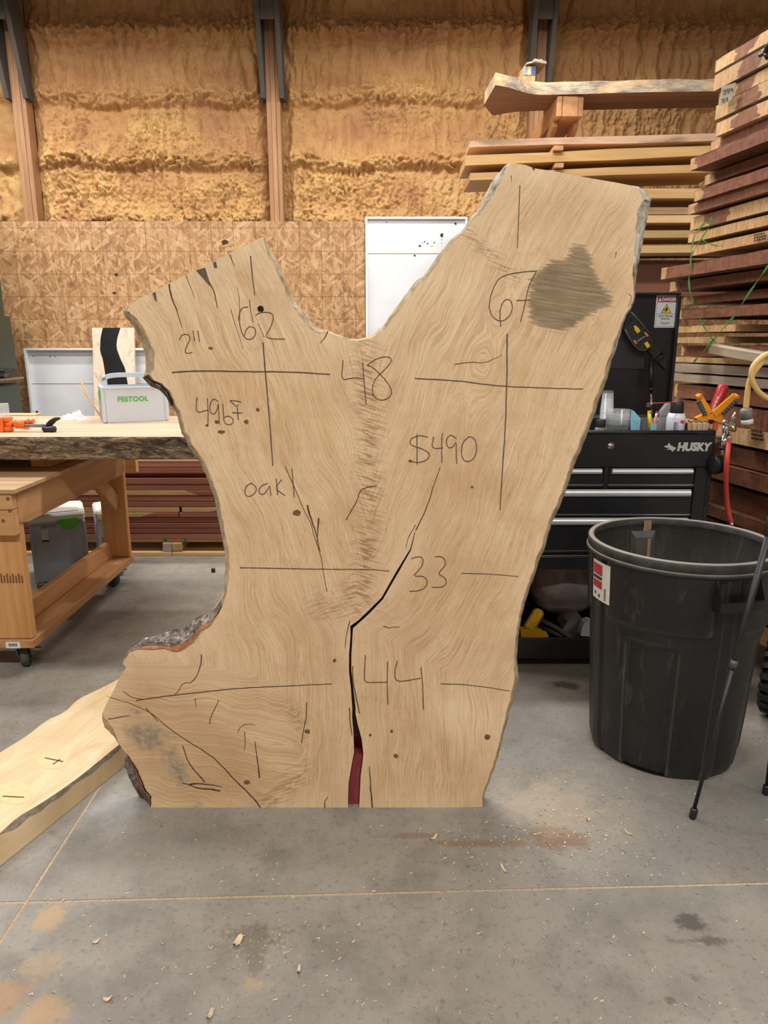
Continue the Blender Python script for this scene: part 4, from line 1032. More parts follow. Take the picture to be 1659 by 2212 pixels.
# ------------------------------------------------------------------ pile of red-brown boards on timbers behind the bench
PY = 4.47
zrow = lambda y: atY(360, y, PY).z
rows_ = [(993.5, 997.5, 'P', None), (997.5, 1009.5, 'C', None), (1010.5, 1022.5, 'C', None), (1022.9, 1032, 'D', None), (1033, 1046, 'C', None), (1047, 1058.8, 'C', None), (1059.6, 1069.8, 'P', 'tip'),
         (1070.8, 1082.3, 'C', None), (1083.6, 1094.4, 'C', None), (1095.6, 1105.8, 'P', 'split'), (1106.6, 1116.8, 'C', 'split'), (1117.6, 1128.6, 'D', None), (1129.8, 1140.4, 'D', None), (1140.8, 1151.6, 'D', None), (1152.8, 1164, 'C', None)]
xL, xR = -2.9, -.72
ordn = ['first', 'second', 'third', 'fourth', 'fifth', 'sixth', 'seventh', 'eighth', 'ninth', 'tenth', 'eleventh', 'twelfth', 'thirteenth', 'fourteenth', 'fifteenth', 'sixteenth', 'seventeenth', 'eighteenth', 'nineteenth', 'twentieth', 'twenty-first', 'twenty-second', 'twenty-third', 'twenty-fourth', 'twenty-fifth', 'twenty-sixth', 'twenty-seventh', 'twenty-eighth', 'twenty-ninth', 'thirtieth', 'thirty-first', 'thirty-second', 'thirty-third', 'thirty-fourth', 'thirty-fifth']
SAPM = wood('pale_sapwood_face', (188, 152, 106), (158, 122, 80), 0, .8)
def mixwood(name, xs_):
    """board face that is pale sapwood with a slanting boundary to red heartwood"""
    n = N(name, .62); v = n.coord(); x, y, z = n.sep(v)
    f = n.noise(n.mapping(v, (1.4, 24, 24)), 1.0, 5, .6, .5)
    red = n.ramp(f, [(.35, srgb(124, 68, 50)), (.65, srgb(162, 98, 74))]); sap = n.ramp(f, [(.35, srgb(164, 128, 84)), (.65, srgb(194, 158, 112))])
    k = None
    for (xx, slope, sgn) in xs_:
        q = n.math('SUBTRACT', n.math('ADD', x, n.math('MULTIPLY', z, slope)), xx); q = n.mr(q, -.003 * sgn, .003 * sgn); k = q if k is None else n.math('MAXIMUM', k, q)
    n.col(n.mix(k, sap, red)); return n.m
zprev = None
for i, (ya, yb2, kind, how) in enumerate(rows_):
    zt_, zb_ = zrow(ya), zrow(yb2)
    back = PY + .55; fo = random.uniform(-.004, .004) + (.05 if i == 3 else 0)
    nm = {'P': 'pale sapwood board', 'C': 'red-brown hardwood board', 'D': 'dark red-brown hardwood board'}[kind]
    lab = '%s, %s layer from top of pile behind workbench' % (nm, ordn[i])
    segs = [(xL, xR)]
    if how == 'split':
        gap = (atY(386.5 if i == 9 else 385.5, ya, PY).x, atY(392.5 if i == 9 else 387.5, ya, PY).x); segs = [(xL, gap[0]), (gap[1], xR)]
    for s_, (a, b) in enumerate(segs):
        m = {'P': SAPM, 'C': CEDAR, 'D': CEDARD}[kind]
        cx = (a + b) / 2
        if how == 'tip': m = mixwood('sapwood_with_red_tip', [(atY(430, 1064, PY).x - cx, 3.0, 1)])
        if i == 9: m = mixwood('sapwood_split_%d' % s_, [(atY(275 if s_ == 0 else 452, 1100, PY).x - cx, 6.0 if s_ == 0 else -3.0, -1 if s_ == 0 else 1)]) if s_ else SAPM
        if i == 10 and s_ == 0: m = mixwood('red_with_sapwood', [(atY(303, 1112, PY).x - cx, -3.0, 1)])
        l2 = lab if len(segs) == 1 else lab.replace('board,', 'board before a gap,' if s_ == 0 else 'board past a gap,')
        solo('hardwood_board', G().box((a, PY + fo, zb_ + .0004), (b, back, zt_ - .0004), .0015), m, l2, 'board')
solo('support_timber', G().box((xL, PY + .01, zrow(1172) + .0005), (xR, PY + .54, zrow(1164.6)), .002), PALEROUGH, 'pale rough board directly under the red-brown board pile', 'timber')
zk = zrow(1172); zf = .024
for i, (pa, pb, mat, lb) in enumerate(((353, 372, GREYWOOD, 'grey checked bearer block under the red-brown board pile'), (372.6, 394, PALEROUGH, 'brown end-grain bearer block under the red-brown board pile'))):
    a = atY(pa, 1190, PY).x; b = atY(pb, 1190, PY).x
    solo('bearer_block', G().box((a, PY - .01, zf + .001), (b - .001, back, zk - .0005), .003), mat, lb, 'block')
for i, xx in enumerate((-2.75, -.86)):
    solo('bearer_block', G().box((xx, PY - .01, zf + .001), (xx + .1, back, zk - .0005), .003), PALEROUGH, ('pine bearer block at the bench side of the red-brown board pile', 'pine bearer block at the oak slab side of the red-brown board pile')[i], 'block')
xm = atY(372.4, 1200, PY).x
solo('floor_runner', G().box((xL - .1, PY - .012, .001), (xm - .002, PY + .55, zf), .002), PALE, 'pale floor runner under the board pile, on the bench side of its joint', 'timber')
solo('floor_runner', G().box((xm + .002, PY - .012, .001), (xR, PY + .55, zf), .002), PALE, 'pale floor runner under the board pile, on the oak slab side of its joint', 'timber')
GSTR = plain('green_strapping', (46, 140, 70), .4, 0, .1)
for i, (pa, pb) in enumerate(((353.5, 358.5), (397, 402))):
    a = atY(pa, 1168, PY).x; b = atY(pb, 1168, PY).x; g = G()
    g.box((a, PY + .004, zk + .001), (b, PY + .0085, zrow(1164.7))); solo('strap_end', g, GSTR, ('green strap tail above the grey checked block', 'green strap tail beside the brown end-grain block')[i], 'strap')

# ------------------------------------------------------------------ white melamine moulds standing at the back wall
MEL = (lambda n: (n.col(n.mix(n.mr(n.noise(n.coord(), 7, 6, .7), .62, .72, 0, .5), n.ramp(n.noise(n.coord(), 2, 4), [(.3, srgb(226, 228, 232)), (.7, srgb(242, 244, 248))]), srgb(176, 172, 168))), n.m)[-1])(N('scuffed_melamine', .35))
def tray(name, px0, px1, ptop, depth, label, seam=None, blots=()):
    yb0 = 6.975; lean = .03
    a = atY(px0, ptop, yb0 - depth).x; b = atY(px1, ptop, yb0 - depth).x; h = atY(px0, ptop, yb0 - depth).z
    t = thing(name, ((a + b) / 2, yb0 - .05, 0), label, 'mould')
    mk('base_panel', G().box((a, yb0 - .018, .001), (b, yb0 - .002, h), .001), MEL, t)
    rw = .019
    for nm, lo, hi in (('rim_board', (a, yb0 - depth, .001), (a + rw, yb0 - .018, h)), ('rim_board', (b - rw, yb0 - depth, .001), (b, yb0 - .018, h)), ('rim_board', (a + rw, yb0 - depth, h - rw), (b - rw, yb0 - .018, h)), ('rim_board', (a + rw, yb0 - depth, .001), (b - rw, yb0 - .018, rw))):
        mk(nm, G().box(lo, hi, .001), MEL, t)
    if seam:
        zz = atY(px0, seam, yb0 - .02).z; mk('panel_seam', G().box((a + rw, yb0 - .0195, zz - .003), (b - rw, yb0 - .0178, zz + .003)), plain('brown_seam', (150, 138, 126), .7), t)
    for i, (px, py, r) in enumerate(blots):
        c0 = atY(px, py, yb0 - .0192); rr = random.Random(i + int(px)); m = 12
        mk('ink_blot', G().prism([c0 + Vector((math.cos(q) * r * rr.uniform(.6, 1.2), 0, math.sin(q) * r * rr.uniform(.6, 1.2))) for q in [2 * math.pi * j / m for j in range(m)]], (0, .001, 0)), plain('black_blot', (40, 42, 46), .6), t)
    return t
tray('white_mould', 50, 341, 752, .085, 'low wide white melamine mould against the strand board, behind the carry case', 829, ((72, 770, .006), (108, 770, .007), (119, 770, .006), (70, 891, .008), (80, 890, .014)))
tray('white_mould', 789, 1010, 468, .05, 'tall narrow white melamine mould with black ink blots against the wall', 548, ((954, 508, .019), (984, 483, .012), (835, 480, .006), (907, 531, .012), (917, 522, .007), (924, 526, .008), (938, 524, .007), (896, 552, .011), (912, 525, .005), (933, 532, .005), (954, 518, .005), (954, 525, .004)))

# ------------------------------------------------------------------ maple board with a black resin river
MAPLE = (lambda n: (n.col(n.mix(n.mr(n.noise(n.mapping(n.coord(), (6, 6, 3)), 1.5, 6, .7, 1), .55, .72, 0, .8), n.ramp(n.noise(n.mapping(n.coord(), (5, 5, 1)), 2, 4), [(.3, srgb(226, 202, 176)), (.7, srgb(244, 230, 212))]), srgb(176, 128, 88))), n.m)[-1])(N('burl_maple', .5))
RESIN = plain('black_resin', (30, 30, 32), .25, 0, .1, 10)
rb_ = thing('resin_river_board', atY(243, 900, 6.8).xy.to_3d(), 'pale burl board with a black resin river standing before the low white mould', 'board')
lean_y = lambda z: 6.66 + .16 * z
def RBp(px, py, out=0.0):
    r = ray(px, py); t = 6.66
    for _ in range(12):
        z = CAMH + r.z * t / r.y; t = lean_y(z) - out
    return Vector((r.x * t / r.y, t, CAMH + r.z * t / r.y))
q1, q2 = RBp(194, 708), RBp(289, 708)
xA, xB, zT = q1.x + .02, q2.x, q1.z
def bp2(x, z, o=0.0): return Vector((x, lean_y(z) - o, z))
mk('maple_panel', G().obox(bp2(xA, .004), (xB - xA, 0, 0), (0, .03, 0), bp2(xA, zT) - bp2(xA, .004), .002), MAPLE, rb_)
Lp = [(222, 708), (217, 730), (216, 760), (222, 775), (226, 800), (230, 830)]; Rp = [(260, 708), (253, 730), (251, 750), (260, 775), (270, 795), (276, 830)]
Lp = [RBp(*p, .003) for p in resample(Lp, 14)]; Rp = [RBp(*p, .003) for p in resample(Rp, 14)]
Lz = Lp + [bp2(Lp[-1].x + .03, .3, .003), bp2(Lp[-1].x - .02, .01, .003)]; Rz = Rp + [bp2(Rp[-1].x + .01, .3, .003), bp2(Rp[-1].x - .03, .01, .003)]
g = G(); g.grid([[a, b] for a, b in zip(Lz, Rz)], False); mk('resin_river', g, RESIN, rb_)

# ------------------------------------------------------------------ green machine at the wall
GRN = plain('dark_green_enamel', (66, 76, 66), .42, 0, .12, 3)
GRNL = plain('worn_green_enamel', (84, 92, 84), .5, 0, .15, 6)
mc = thing('band_saw', (-3.45, 6.2, 0), 'dark green cast band saw with table beside the low white mould', 'machine')
MYF = 6.0; E_ = lambda px, py: atY(px, py, MYF + .4)
xr = E_(48, 860).x; zt0 = E_(30, 822).z
mk('base_cabinet', G().box((-4.1, MYF, .0), (xr, MYF + .4, zt0 - .02), .02), GRN, mc)
mk('cabinet_door', G().box((-4.0, MYF - .012, .1), (xr - .12, MYF, zt0 - .12), .006), GRNL, mc)
g = G(); z0 = E_(20, 823).z; g.prism([(-4.05, MYF - .12, z0), (E_(40, 823).x, MYF - .12, z0 + .01), (E_(52, 818).x, MYF, z0 + .02), (E_(52, 818).x, MYF + .4, z0 + .02), (-4.05, MYF + .4, z0 + .02)], (0, 0, .018)); mk('table', g, STEEL, mc)
za = E_(20, 797).z; mk('trunnion', G().box((-4.0, MYF + .02, z0 + .035), (E_(24, 810).x, MYF + .3, za), .01), BLACKM, mc)
mk('table_guide', G().box((-4.05, MYF + .05, za - .03), (E_(54, 805).x, MYF + .28, za + .01), .008), BLACKM, mc)
g = G(); g.prism([(-4.1, MYF + .04, za + .01), (E_(32, 790).x, MYF + .04, za + .01), (E_(16, 683).x, MYF + .04, E_(16, 683).z), (-4.1, MYF + .04, E_(16, 683).z)], (0, .4, 0)); mk('blade_housing', g, GRN, mc)
g = G(); g.prism([(-4.1, MYF + .10, E_(16, 683).z), (E_(10, 683).x, MYF + .10, E_(10, 683).z), (E_(0, 600).x, MYF + .10, E_(0, 600).z), (E_(-14, 440).x, MYF + .10, E_(-14, 440).z), (-4.1, MYF + .1, E_(-14, 440).z)], (0, .3, 0)); mk('upper_column', g, GRN, mc)
g = G(); p0 = E_(-4, 727); p1 = E_(4, 731); p2 = E_(10, 742); p3 = E_(-4, 742)
g.tube([p + Vector((0, -.01 + .04, 0)) for p in (p0, p1, p2, p3)], .010, 8); mk('pull_handle', g, WHITEP, mc)
mk('warning_plate', G().box((E_(4, 810).x, MYF + .012, E_(4, 818).z), (E_(21, 810).x, MYF + .019, E_(4, 808).z)), WHITEP, mc)
g = G(); g.box((E_(-6, 797).x, MYF + .0, za + .01), (E_(3, 797).x, MYF + .04, za + .06), .004); mk('red_knob', g, plain('red_plastic', (188, 44, 40), .4), mc)
# clear organizer box at the end of the bench slab
cbm = clearmat('clear_box_plastic', (224, 232, 236), .45)
q0 = atY(9, 893, 3.8)
g = G(); g.box((q0.x - .16, 3.74, SZT + .001), (q0.x, 3.86, SZT + .075), .004); g.box((q0.x - .155, 3.735, SZT + .04), (q0.x - .03, 3.739, SZT + .068), .001)
solo('clear_parts_box', g, cbm, 'small clear plastic parts box standing on the thick slab by the saw', 'box')

# ------------------------------------------------------------------ pale live-edge board lying on the floor
FB = thing('live_edge_board', (-.95, 2.1, 0), 'pale live-edge pine board lying flat on the concrete behind the oak slab', 'board', kind='thing')
TH = .076
far = [(-160, 1740), (-80, 1682), (0, 1625), (60, 1589), (99, 1556), (142, 1538), (166, 1511), (205, 1493), (253, 1469), (300, 1440), (350, 1405)]
near = [(-130, 1906), (-60, 1850), (0, 1800), (39, 1764), (78, 1742), (114, 1719), (150, 1694), (181, 1671), (215, 1643), (259, 1607), (300, 1572), (345, 1535)]
M_ = 90
Fp = np.array([tuple(atZ(p[0], p[1], TH)) for p in resample(smooth_path(far, 1), M_)]); Np = np.array([tuple(atZ(p[0], p[1], TH)) for p in resample(smooth_path(near, 1), M_)])
b0, b1 = atZ(0, 1872), atZ(270, 1655)
dirb = (b1 - b0).normalized()
def base_pt(q):      # nearest point on the straight sawn foot of the board
    t = (Vector(q) - b0).dot(dirb); return b0 + dirb * t
tp = PALE
def pinetop():
    n = N('pale_pine_face', .5); v = n.coord(); v = n.mapping(v, (1, 1, 1), (0, 0, -1.21))
    f = n.noise(n.mapping(v, (1.6, 20, 1)), 1.0, 5, .6, .8)
    f2 = n.noise(n.mapping(v, (3, 9, 1)), 1.0, 3, .5, 2)
    c = n.ramp(n.math('ADD', n.math('MULTIPLY', f, .5), n.math('MULTIPLY', f2, .5)), [(.36, srgb(194, 164, 122)), (.5, srgb(210, 184, 144)), (.64, srgb(222, 198, 162))])
    n.col(c); return n.m
PT = pinetop()
g = G(); g.grid([[Vector(Np[i]), Vector((Np[i] + Fp[i]) / 2), Vector(Fp[i])] for i in range(M_)], False)
low = [base_pt(Np[i]) for i in range(M_)]
wane = []
for i in range(M_):
    q = Vector(Np[i]); b_ = low[i]; d = (b_ - q); tw = .22 + .12 * float(gn(i * .12, 0, 501)) ; tw *= float(sstep(20, 34, i))
    wane.append(Vector((q.x + d.x * .8 * min(1, tw * 2.2) , q.y + d.y * .8 * min(1, tw * 2.2), TH * (1 - tw)))); low[i] = Vector((b_.x, b_.y, .0015))
g.grid([[wane[i], low[i]] for i in range(M_)], False)
lowF = [Vector((Fp[i][0] - .004, Fp[i][1] + .01, .0015)) for i in range(M_)]
g.grid([[Vector(Fp[i]), lowF[i]] for i in range(M_)], False); g.grid([[low[i], lowF[i]] for i in range(M_)], False)
for e in (0, M_ - 1): g.add([Vector(Np[e]), Vector(Fp[e]), lowF[e], low[e]], [(0, 1, 2, 3)])
mk('board_body', g, PT, FB)
g = G(); g.grid([[Vector(Np[i]) + Vector((0, 0, .0004)), (Vector(Np[i]) + wane[i]) / 2 + Vector((0, 0, .002)), wane[i]] for i in range(M_)], True)
tag(mk('waney_edge', g, plain('grey_waney_edge', (132, 120, 104), .9, 0, .35, 50, .8, (1, 1, 2)), FB), 'grey-brown waney edge')
for (px, py, rx, ry) in ((112, 1643, 34, 18), (32, 1712, 40, 26)):
    pts = [atZ(px + math.cos(a) * rx, py + math.sin(a) * ry, TH + .0006) for a in [2 * math.pi * k / 24 for k in range(24)]]
    kn = mk('knot', G().prism(pts, (0, 0, -.0004)), plain('pale_knot', (222, 188, 140), .55, 0, .12, 40), FB)
    g = G()
    for dx, dy in (((-15, -6), (24, 2)), ((2, 8), (18, -3))) if rx < 36 else (((-26, 8), (20, 10)),):
        a = atZ(px + dx[0], py + dx[1], TH + .001); b = atZ(px + dy[0], py + dy[1], TH + .001); g.bar(a, b, .004, .0008)
    mk('knot_check', g, CRACK, kn)

# ------------------------------------------------------------------ lumber rack on the wall post
RKX = POSTX[3]; RY0 = 5.75
rack = thing('lumber_rack', (RKX, WY, 2.2), 'pine cantilever lumber rack bolted to the wall post', 'rack')
def rack_arm(z_top, h=.14, brace=True):
    am = mk('arm_beam', G().box((RKX - .055, RY0, z_top - h), (RKX + .058, WY - .006, z_top - .001), .003), PINEY, rack)
    for s in (-1, 1):
        xx = RKX + s * .078
        mk('side_plank', G().box((xx - .019, RY0 + (.004 if s > 0 else .0), z_top - h + .001), (xx + .019, WY - .006, z_top - .002), .003), PINEY, am)
        if brace: mk('brace', G().bar((xx, RY0 + .12, z_top - h), (xx, WY - .06, z_top - .62), .036, .088, (0, 1, 1), .003), PINEY, am)
zA = atY(1150, 206, RY0).z
rack_arm(zA)
def rboard(name, pts_front_top, pts_front_bot, Yf, width, mat, label, cat='board', endm=None, slope=0.0, group=None):
    """a rack board: front face traced as top and bottom lines, set at depth Yf, running back"""
    A = resample(pts_front_top, 24); B = resample(pts_front_bot, 24)
    ft = [atY(p[0], p[1], Yf) for p in A]; fb = [atY(p[0], p[1], Yf) for p in B]
    bt = [p + Vector((0, width, slope)) for p in ft]; bb = [p + Vector((0, width, slope)) for p in fb]
    g = G(); g.grid([[ft[i], fb[i], bb[i], bt[i], ft[i]] for i in range(24)], False)
    for e in (0, 23): g.add([ft[e], fb[e], bb[e], bt[e]], [(0, 1, 2, 3)])
    xs_ = [p.x for p in ft]
    return solo(name, g, mat, label, cat, base=((min(xs_) + max(xs_)) / 2, Yf + width / 2, min(p.z for p in fb)), group=group)
LIVEG = (lambda n: (n.col(n.mix(n.mr(n.noise(n.mapping(n.coord(), (3, 9, 9)), 1.0, 4), .48, .62), n.ramp(n.noise(n.mapping(n.coord(), (9, 30, 30)), 1, 5, .7), [(.35, srgb(120, 108, 94)), (.65, srgb(186, 170, 148))]), n.ramp(n.noise(n.mapping(n.coord(), (9, 30, 30)), 1, 5, .7), [(.35, srgb(184, 148, 104)), (.65, srgb(222, 190, 146))]))), n.bump(n.noise(n.mapping(n.coord(), (12, 40, 40)), 1, 5, .7), .6, .01), n.m)[-1])(N('grey_live_edge', .85))
g = G()
# thick slab on the top arm: outline seen from below, grey live edge in front
ftop = [(1072, 171), (1100, 174), (1150, 188), (1172, 189), (1250, 185), (1400, 181), (1545, 178), (1640, 176)]; fbot = [(1070, 184), (1092, 187), (1145, 203), (1172, 205), (1250, 203), (1400, 199), (1545, 197), (1640, 196)]
bback = [(1046, 226), (1062, 250), (1110, 242), (1172, 239), (1250, 238), (1400, 235), (1545, 232), (1640, 231)]
ts = thing('rack_plank', (atY(1300, 200, 5.7).x, 5.9, zA), 'thick live-edge slab with grey weathered edge on the topmost rack arm', 'wood slab', kind='thing')
A = resample(ftop, 40); B = resample(fbot, 40); C_ = resample(bback, 40)
thk = .085
fb = [atZ(p[0], p[1], zA + .0015) for p in B]; bb = [atZ(p[0], p[1], zA + .0015) for p in C_]
# the front edge stands upright over its lower line
g = G(); ft = [q + Vector((0, .012 + .006 * float(gn(i * .4, 0, 77)), thk + .01 * float(gn(i * .25, 0, 78)))) for i, q in enumerate(fb)]
mid = [(a + b) / 2 + Vector((0, -.012 * float(np.abs(gn(i * .6, 0, 79))), 0)) for i, (a, b) in enumerate(zip(ft, fb))]
g.grid([[ft[i], mid[i], fb[i]] for i in range(40)], True); g.add([ft[0], fb[0], bb[0], bb[0] + Vector((0, 0, thk))], [(0, 1, 2, 3)]); mk('live_edge', g, LIVEG, ts)
g = G(); bt = [q + Vector((0, 0, thk)) for q in bb]
g.grid([[fb[i], bb[i], bt[i], ft[i]] for i in range(40)], False); g.add([ft[-1], fb[-1], bb[-1], bt[-1]], [(0, 1, 2, 3)]); mk('plank_body', g, wood('brown_sawn_slab', (150, 110, 80), (118, 82, 58), 0, .8), ts)
# small painted blocks and a grey offcut on top of it
zb0 = zA + thk + .012
for i, (pa, pb, c_, lb) in enumerate(((1130, 1138.5, (128, 142, 160), 'grey-blue painted board end on the topmost rack slab'), (1138.5, 1147.5, (222, 184, 138), 'bare pine board end between the two painted ends on the rack'), (1147.5, 1157, (70, 98, 152), 'blue painted board end on the topmost rack slab'))):
    a = atY(pa, 160, 5.82).x; b = atY(pb, 160, 5.82).x
    g = G(); zt1 = atY(pa, 143, 5.82).z
    t = thing('short_board', ((a + b) / 2, 5.95, zb0), lb, 'board')
    mk('board_body', G().box((a + .0008, 5.822, zb0 + .001), (b - .0008, 6.1, zt1), .001), PINEY, t)
    mk('painted_end', G().box((a + .001, 5.819, zb0 + .06), (b - .001, 5.822, zt1 - .001)), plain('end_paint_%d' % i, c_, .6, 0, .15, 60), t)
g = G(); zz = atY(1150, 142, 5.82).z + .001
g.obox((atY(1137, 140, 5.8).x, 5.80, zz), (.12, .02, .03), (-.02, .22, 0), (0, 0, .014), .003); g.obox((atY(1152, 140, 5.8).x, 5.78, zz + .012), (.10, .03, -.008), (-.02, .2, 0), (0, 0, .022), .004)
solo('grey_offcut', g, GREYWOOD, 'rough grey offcut lying on the painted board ends', 'offcut')
# boards on the second arm, spaced with stickers
zB = atY(1150, 391, RY0).z
rack_arm(zB, .045, False)
z3 = lambda p: zp(p, 960, 100, 2.765)
PINKW = wood('pinkish_rough_board', (210, 178, 152), (172, 138, 112), 0, 1.0, dark=(128, 104, 84))
rboard('rack_board', z3([(155, 565), (660, 545), (1100, 535), (1660, 518)]), z3([(150, 602), (660, 585), (1100, 580), (1660, 562)]), 5.72, .30, PINKW, 'thin pinkish board with bark patches, uppermost of three on the second rack arm')
rboard('rack_board', z3([(128, 652), (660, 632), (1000, 612), (1660, 592)]), z3([(126, 712), (660, 690), (1000, 680), (1660, 645)]), 5.66, .44, wood('yellow_pale_board', (214, 174, 112), (178, 134, 80), 0, .8), 'yellowish pale board with a knot, middle of three on the second rack arm')
rboard('rack_board', z3([(155, 757), (660, 738), (1000, 722), (1660, 702)]), z3([(153, 800), (660, 782), (1000, 768), (1660, 750)]), 5.66, .44, wood('clean_pale_board', (206, 166, 112), (172, 130, 84), 0, .8), 'clean pale board, undermost of three on the second rack arm')
for i, (p0_, p1_, wd, lb) in enumerate(((z3([(655, 588)])[0], z3([(710, 632)])[0], .27, 'pinkish sticker spacing the uppermost boards on the second rack arm'), (z3([(662, 692)])[0], z3([(712, 736)])[0], .40, 'pine sticker poking out between the lower boards on the second rack arm'))):
    a = atY(p0_[0], p0_[1], 5.62); b = atY(p1_[0], p1_[1], 5.62)
    solo('board_sticker', G().box((a.x, 5.62, b.z + .013), (b.x, 5.62 + wd, a.z - .006), .002), PINEY, lb, 'spacer')
rl = [((1130, 407, 409), (1640, 407, 408), 21, 'W', 'pale board, first below the gap under the second rack arm'), ((1130, 449, 452), (1640, 447, 447), 15, 'G', 'brownish board, second below the gap under the second rack arm'), ((1130, 466, 466), (1640, 464, 464), 16, 'W', 'bright pale board, third below the gap under the second rack arm'),
      ((1130, 500, 500), (1640, 497, 497), 15, 'G', 'pale board, fourth below the gap under the second rack arm'), ((1130, 533, 533), (1640, 528, 528), 16, 'W', 'pinkish pale board, fifth below the gap under the second rack arm')]
for i, (a, b, hh, m, lb) in enumerate(rl):
    rboard('rack_board', [(a[0], a[1]), (b[0], b[1])], [(a[0], a[1] + hh), (b[0], b[1] + hh)], 5.70 + .03 * (i % 2), .38, PALE if m == 'W' else PALEROUGH, lb)
solo('rack_board', G().box((atY(1330, 560, 5.9).x, 5.9, atY(1150, 640, 5.9).z), (atY(1660, 560, 5.9).x, 6.25, atY(1150, 562, 5.9).z)), REDWOOD, 'broad dark brown beam low on the rack behind the tool cart lid', 'board')
for k_, (ya_, yb_) in enumerate(((430, 447), (482, 497), (515, 528))):
    a = atY(1180, ya_, 5.8); b = atY(1190, yb_, 5.8)
    solo('board_sticker', G().box((a.x, 5.78, b.z + .016), (a.x + .06, 6.06, a.z - .012), .002), PINEY, 'hidden pine sticker %s under the second rack arm' % ('nearest', 'midway', 'lowest')[k_].replace('nearest', 'highest'), 'spacer')
rack_arm(atY(1150, 553, RY0).z - .002)

# ------------------------------------------------------------------ black rolling tool cart with raised lid
CY, CYB = 2.80, 3.30
ct = thing('tool_cart', (.86, 3.05, 0), 'black steel tool cart with chrome drawer pulls and raised lid', 'tool cart')
CX0, CX1 = .40, 1.318
cz = lambda y: atY(1310, y, CY).z
cx = lambda px, y: atY(px, y, CY).x
z_top, z_pan, z_lo = cz(930), cz(1009), cz(1232)
mk('side_panel', G().box((CX1 - .02, CY + .012, .03), (CX1, CYB, z_top), .003), BLACKM, ct)
mk('side_panel', G().box((CX0, CY + .012, .03), (CX0 + .02, CYB, z_top), .003), BLACKM, ct)
mk('back_panel', G().box((CX0 + .02, CYB - .012, .03), (CX1 - .02, CYB, z_top), .002), BLACKM, ct)
fp = mk('front_panel', G().box((CX0, CY, z_pan), (CX1 - .012, CY + .012, z_top - .012), .003), BLACKM, ct)
mk('top_lip', G().tube([(CX0, CY + .004, z_top - .008), (CX1 - .012, CY + .004, z_top - .008)], .009, 12), BLACKM, ct)
mk('corner_post', G().box((CX1 - .07, CY + .004, .03), (CX1 - .02, CY + .03, z_pan), .003), BLACKM, ct)
mk('corner_post', G().box((CX0 + .02, CY + .004, .03), (CX0 + .07, CY + .03, z_pan), .003), BLACKM, ct)
TRAYZ = z_top - .075
mk('tray_floor', G().box((CX0 + .02, CY + .012, TRAYZ - .012), (CX1 - .02, CYB - .012, TRAYZ), .001), BLACKM, ct)
mk('drawer_shelf', G().box((CX0 + .02, CY + .03, z_lo - .004), (CX1 - .02, CYB - .012, z_lo + .012), .002), BLACKM, ct)
# drawers
xd = cx(1310, 1030)
BRIGHT = plain('bright_aluminium', (236, 238, 242), .36, .55, .03)
def drawer(xa, xb, ya, yb_, hy0, hy1, ledge):
    d = mk('drawer', G().box((xa, CY + .006, cz(yb_)), (xb, CY + .03, cz(ya)), .003), BLACKM, ct)
    g = G(); zc = (cz(hy0) + cz(hy1)) / 2; h = (cz(hy0) - cz(hy1)) / 2
    n = 10; prof = [(math.cos(a) * .016, math.sin(a) * h) for a in [-1.5 + 3.0 * k / n for k in range(n + 1)]]
    g.grid([[Vector((xx, CY + .006 - p[0], zc + p[1])) for p in prof] for xx in (xa + .012, xb - .012)], True)
    for xx in (xa + .012, xb - .012): g.add([Vector((xx, CY + .006 - p[0], zc + p[1])) for p in prof] + [Vector((xx, CY + .007, zc))], [tuple(range(n + 2))])
    mk('drawer_pull', g, BRIGHT, d)
    if ledge: mk('ledge_trim', G().box((xa, CY + .001, cz(ledge[1])), (xb, CY + .0075, cz(ledge[0])), .001), CHROME, d)
xl_, xr_ = CX0 + .072, CX1 - .072
drawer(xd + .009, xr_, 1010.5, 1055, 1012.5, 1024.5, (1047, 1049)); drawer(xl_, xd - .009, 1010.5, 1055, 1012.5, 1024.5, (1047, 1049))
mk('drawer_divider', G().box((xd - .0085, CY + .004, cz(1056)), (xd + .0085, CY + .03, z_pan), .001), BLACKM, ct)
drawer(xl_, xr_, 1057, 1117.5, 1057.5, 1073.5, (1111, 1113)); drawer(xl_, xr_, 1118.5, 1198, 1119, 1135, (1190, 1193))
mk('base_rail', G().box((xl_, CY + .006, cz(1230)), (xr_, CY + .03, cz(1206)), .003), BLACKM, ct)
mk('rail_trim', G().box((xl_, CY + .002, cz(1205.4)), (xr_, CY + .02, cz(1199.5)), .001), STEEL, ct)
# lower tray
zl = cz(1379)
mk('tray_front', G().box((CX0 + .02, CY + .002, .045), (CX1 - .02, CY + .014, zl), .004), BLACKM, ct)
mk('tray_bottom', G().box((CX0 + .02, CY + .014, .05), (CX1 - .02, CYB - .012, .06), .002), BLACKM, ct)
for (xx, yy) in ((CX0 + .08, CY + .08), (CX1 - .08, CY + .08), (CX0 + .08, CYB - .08), (CX1 - .08, CYB - .08)):
    g = G(); g.lathe([(.001, -.013), (.02, -.013), (.0245, -.008), (.0245, .008), (.02, .013), (.001, .013)], (xx, yy, .0245), 20, 'x'); g.box((xx - .02, yy - .012, .03), (xx + .02, yy + .012, .05), .002); mk('caster', g, RUBBER, ct)
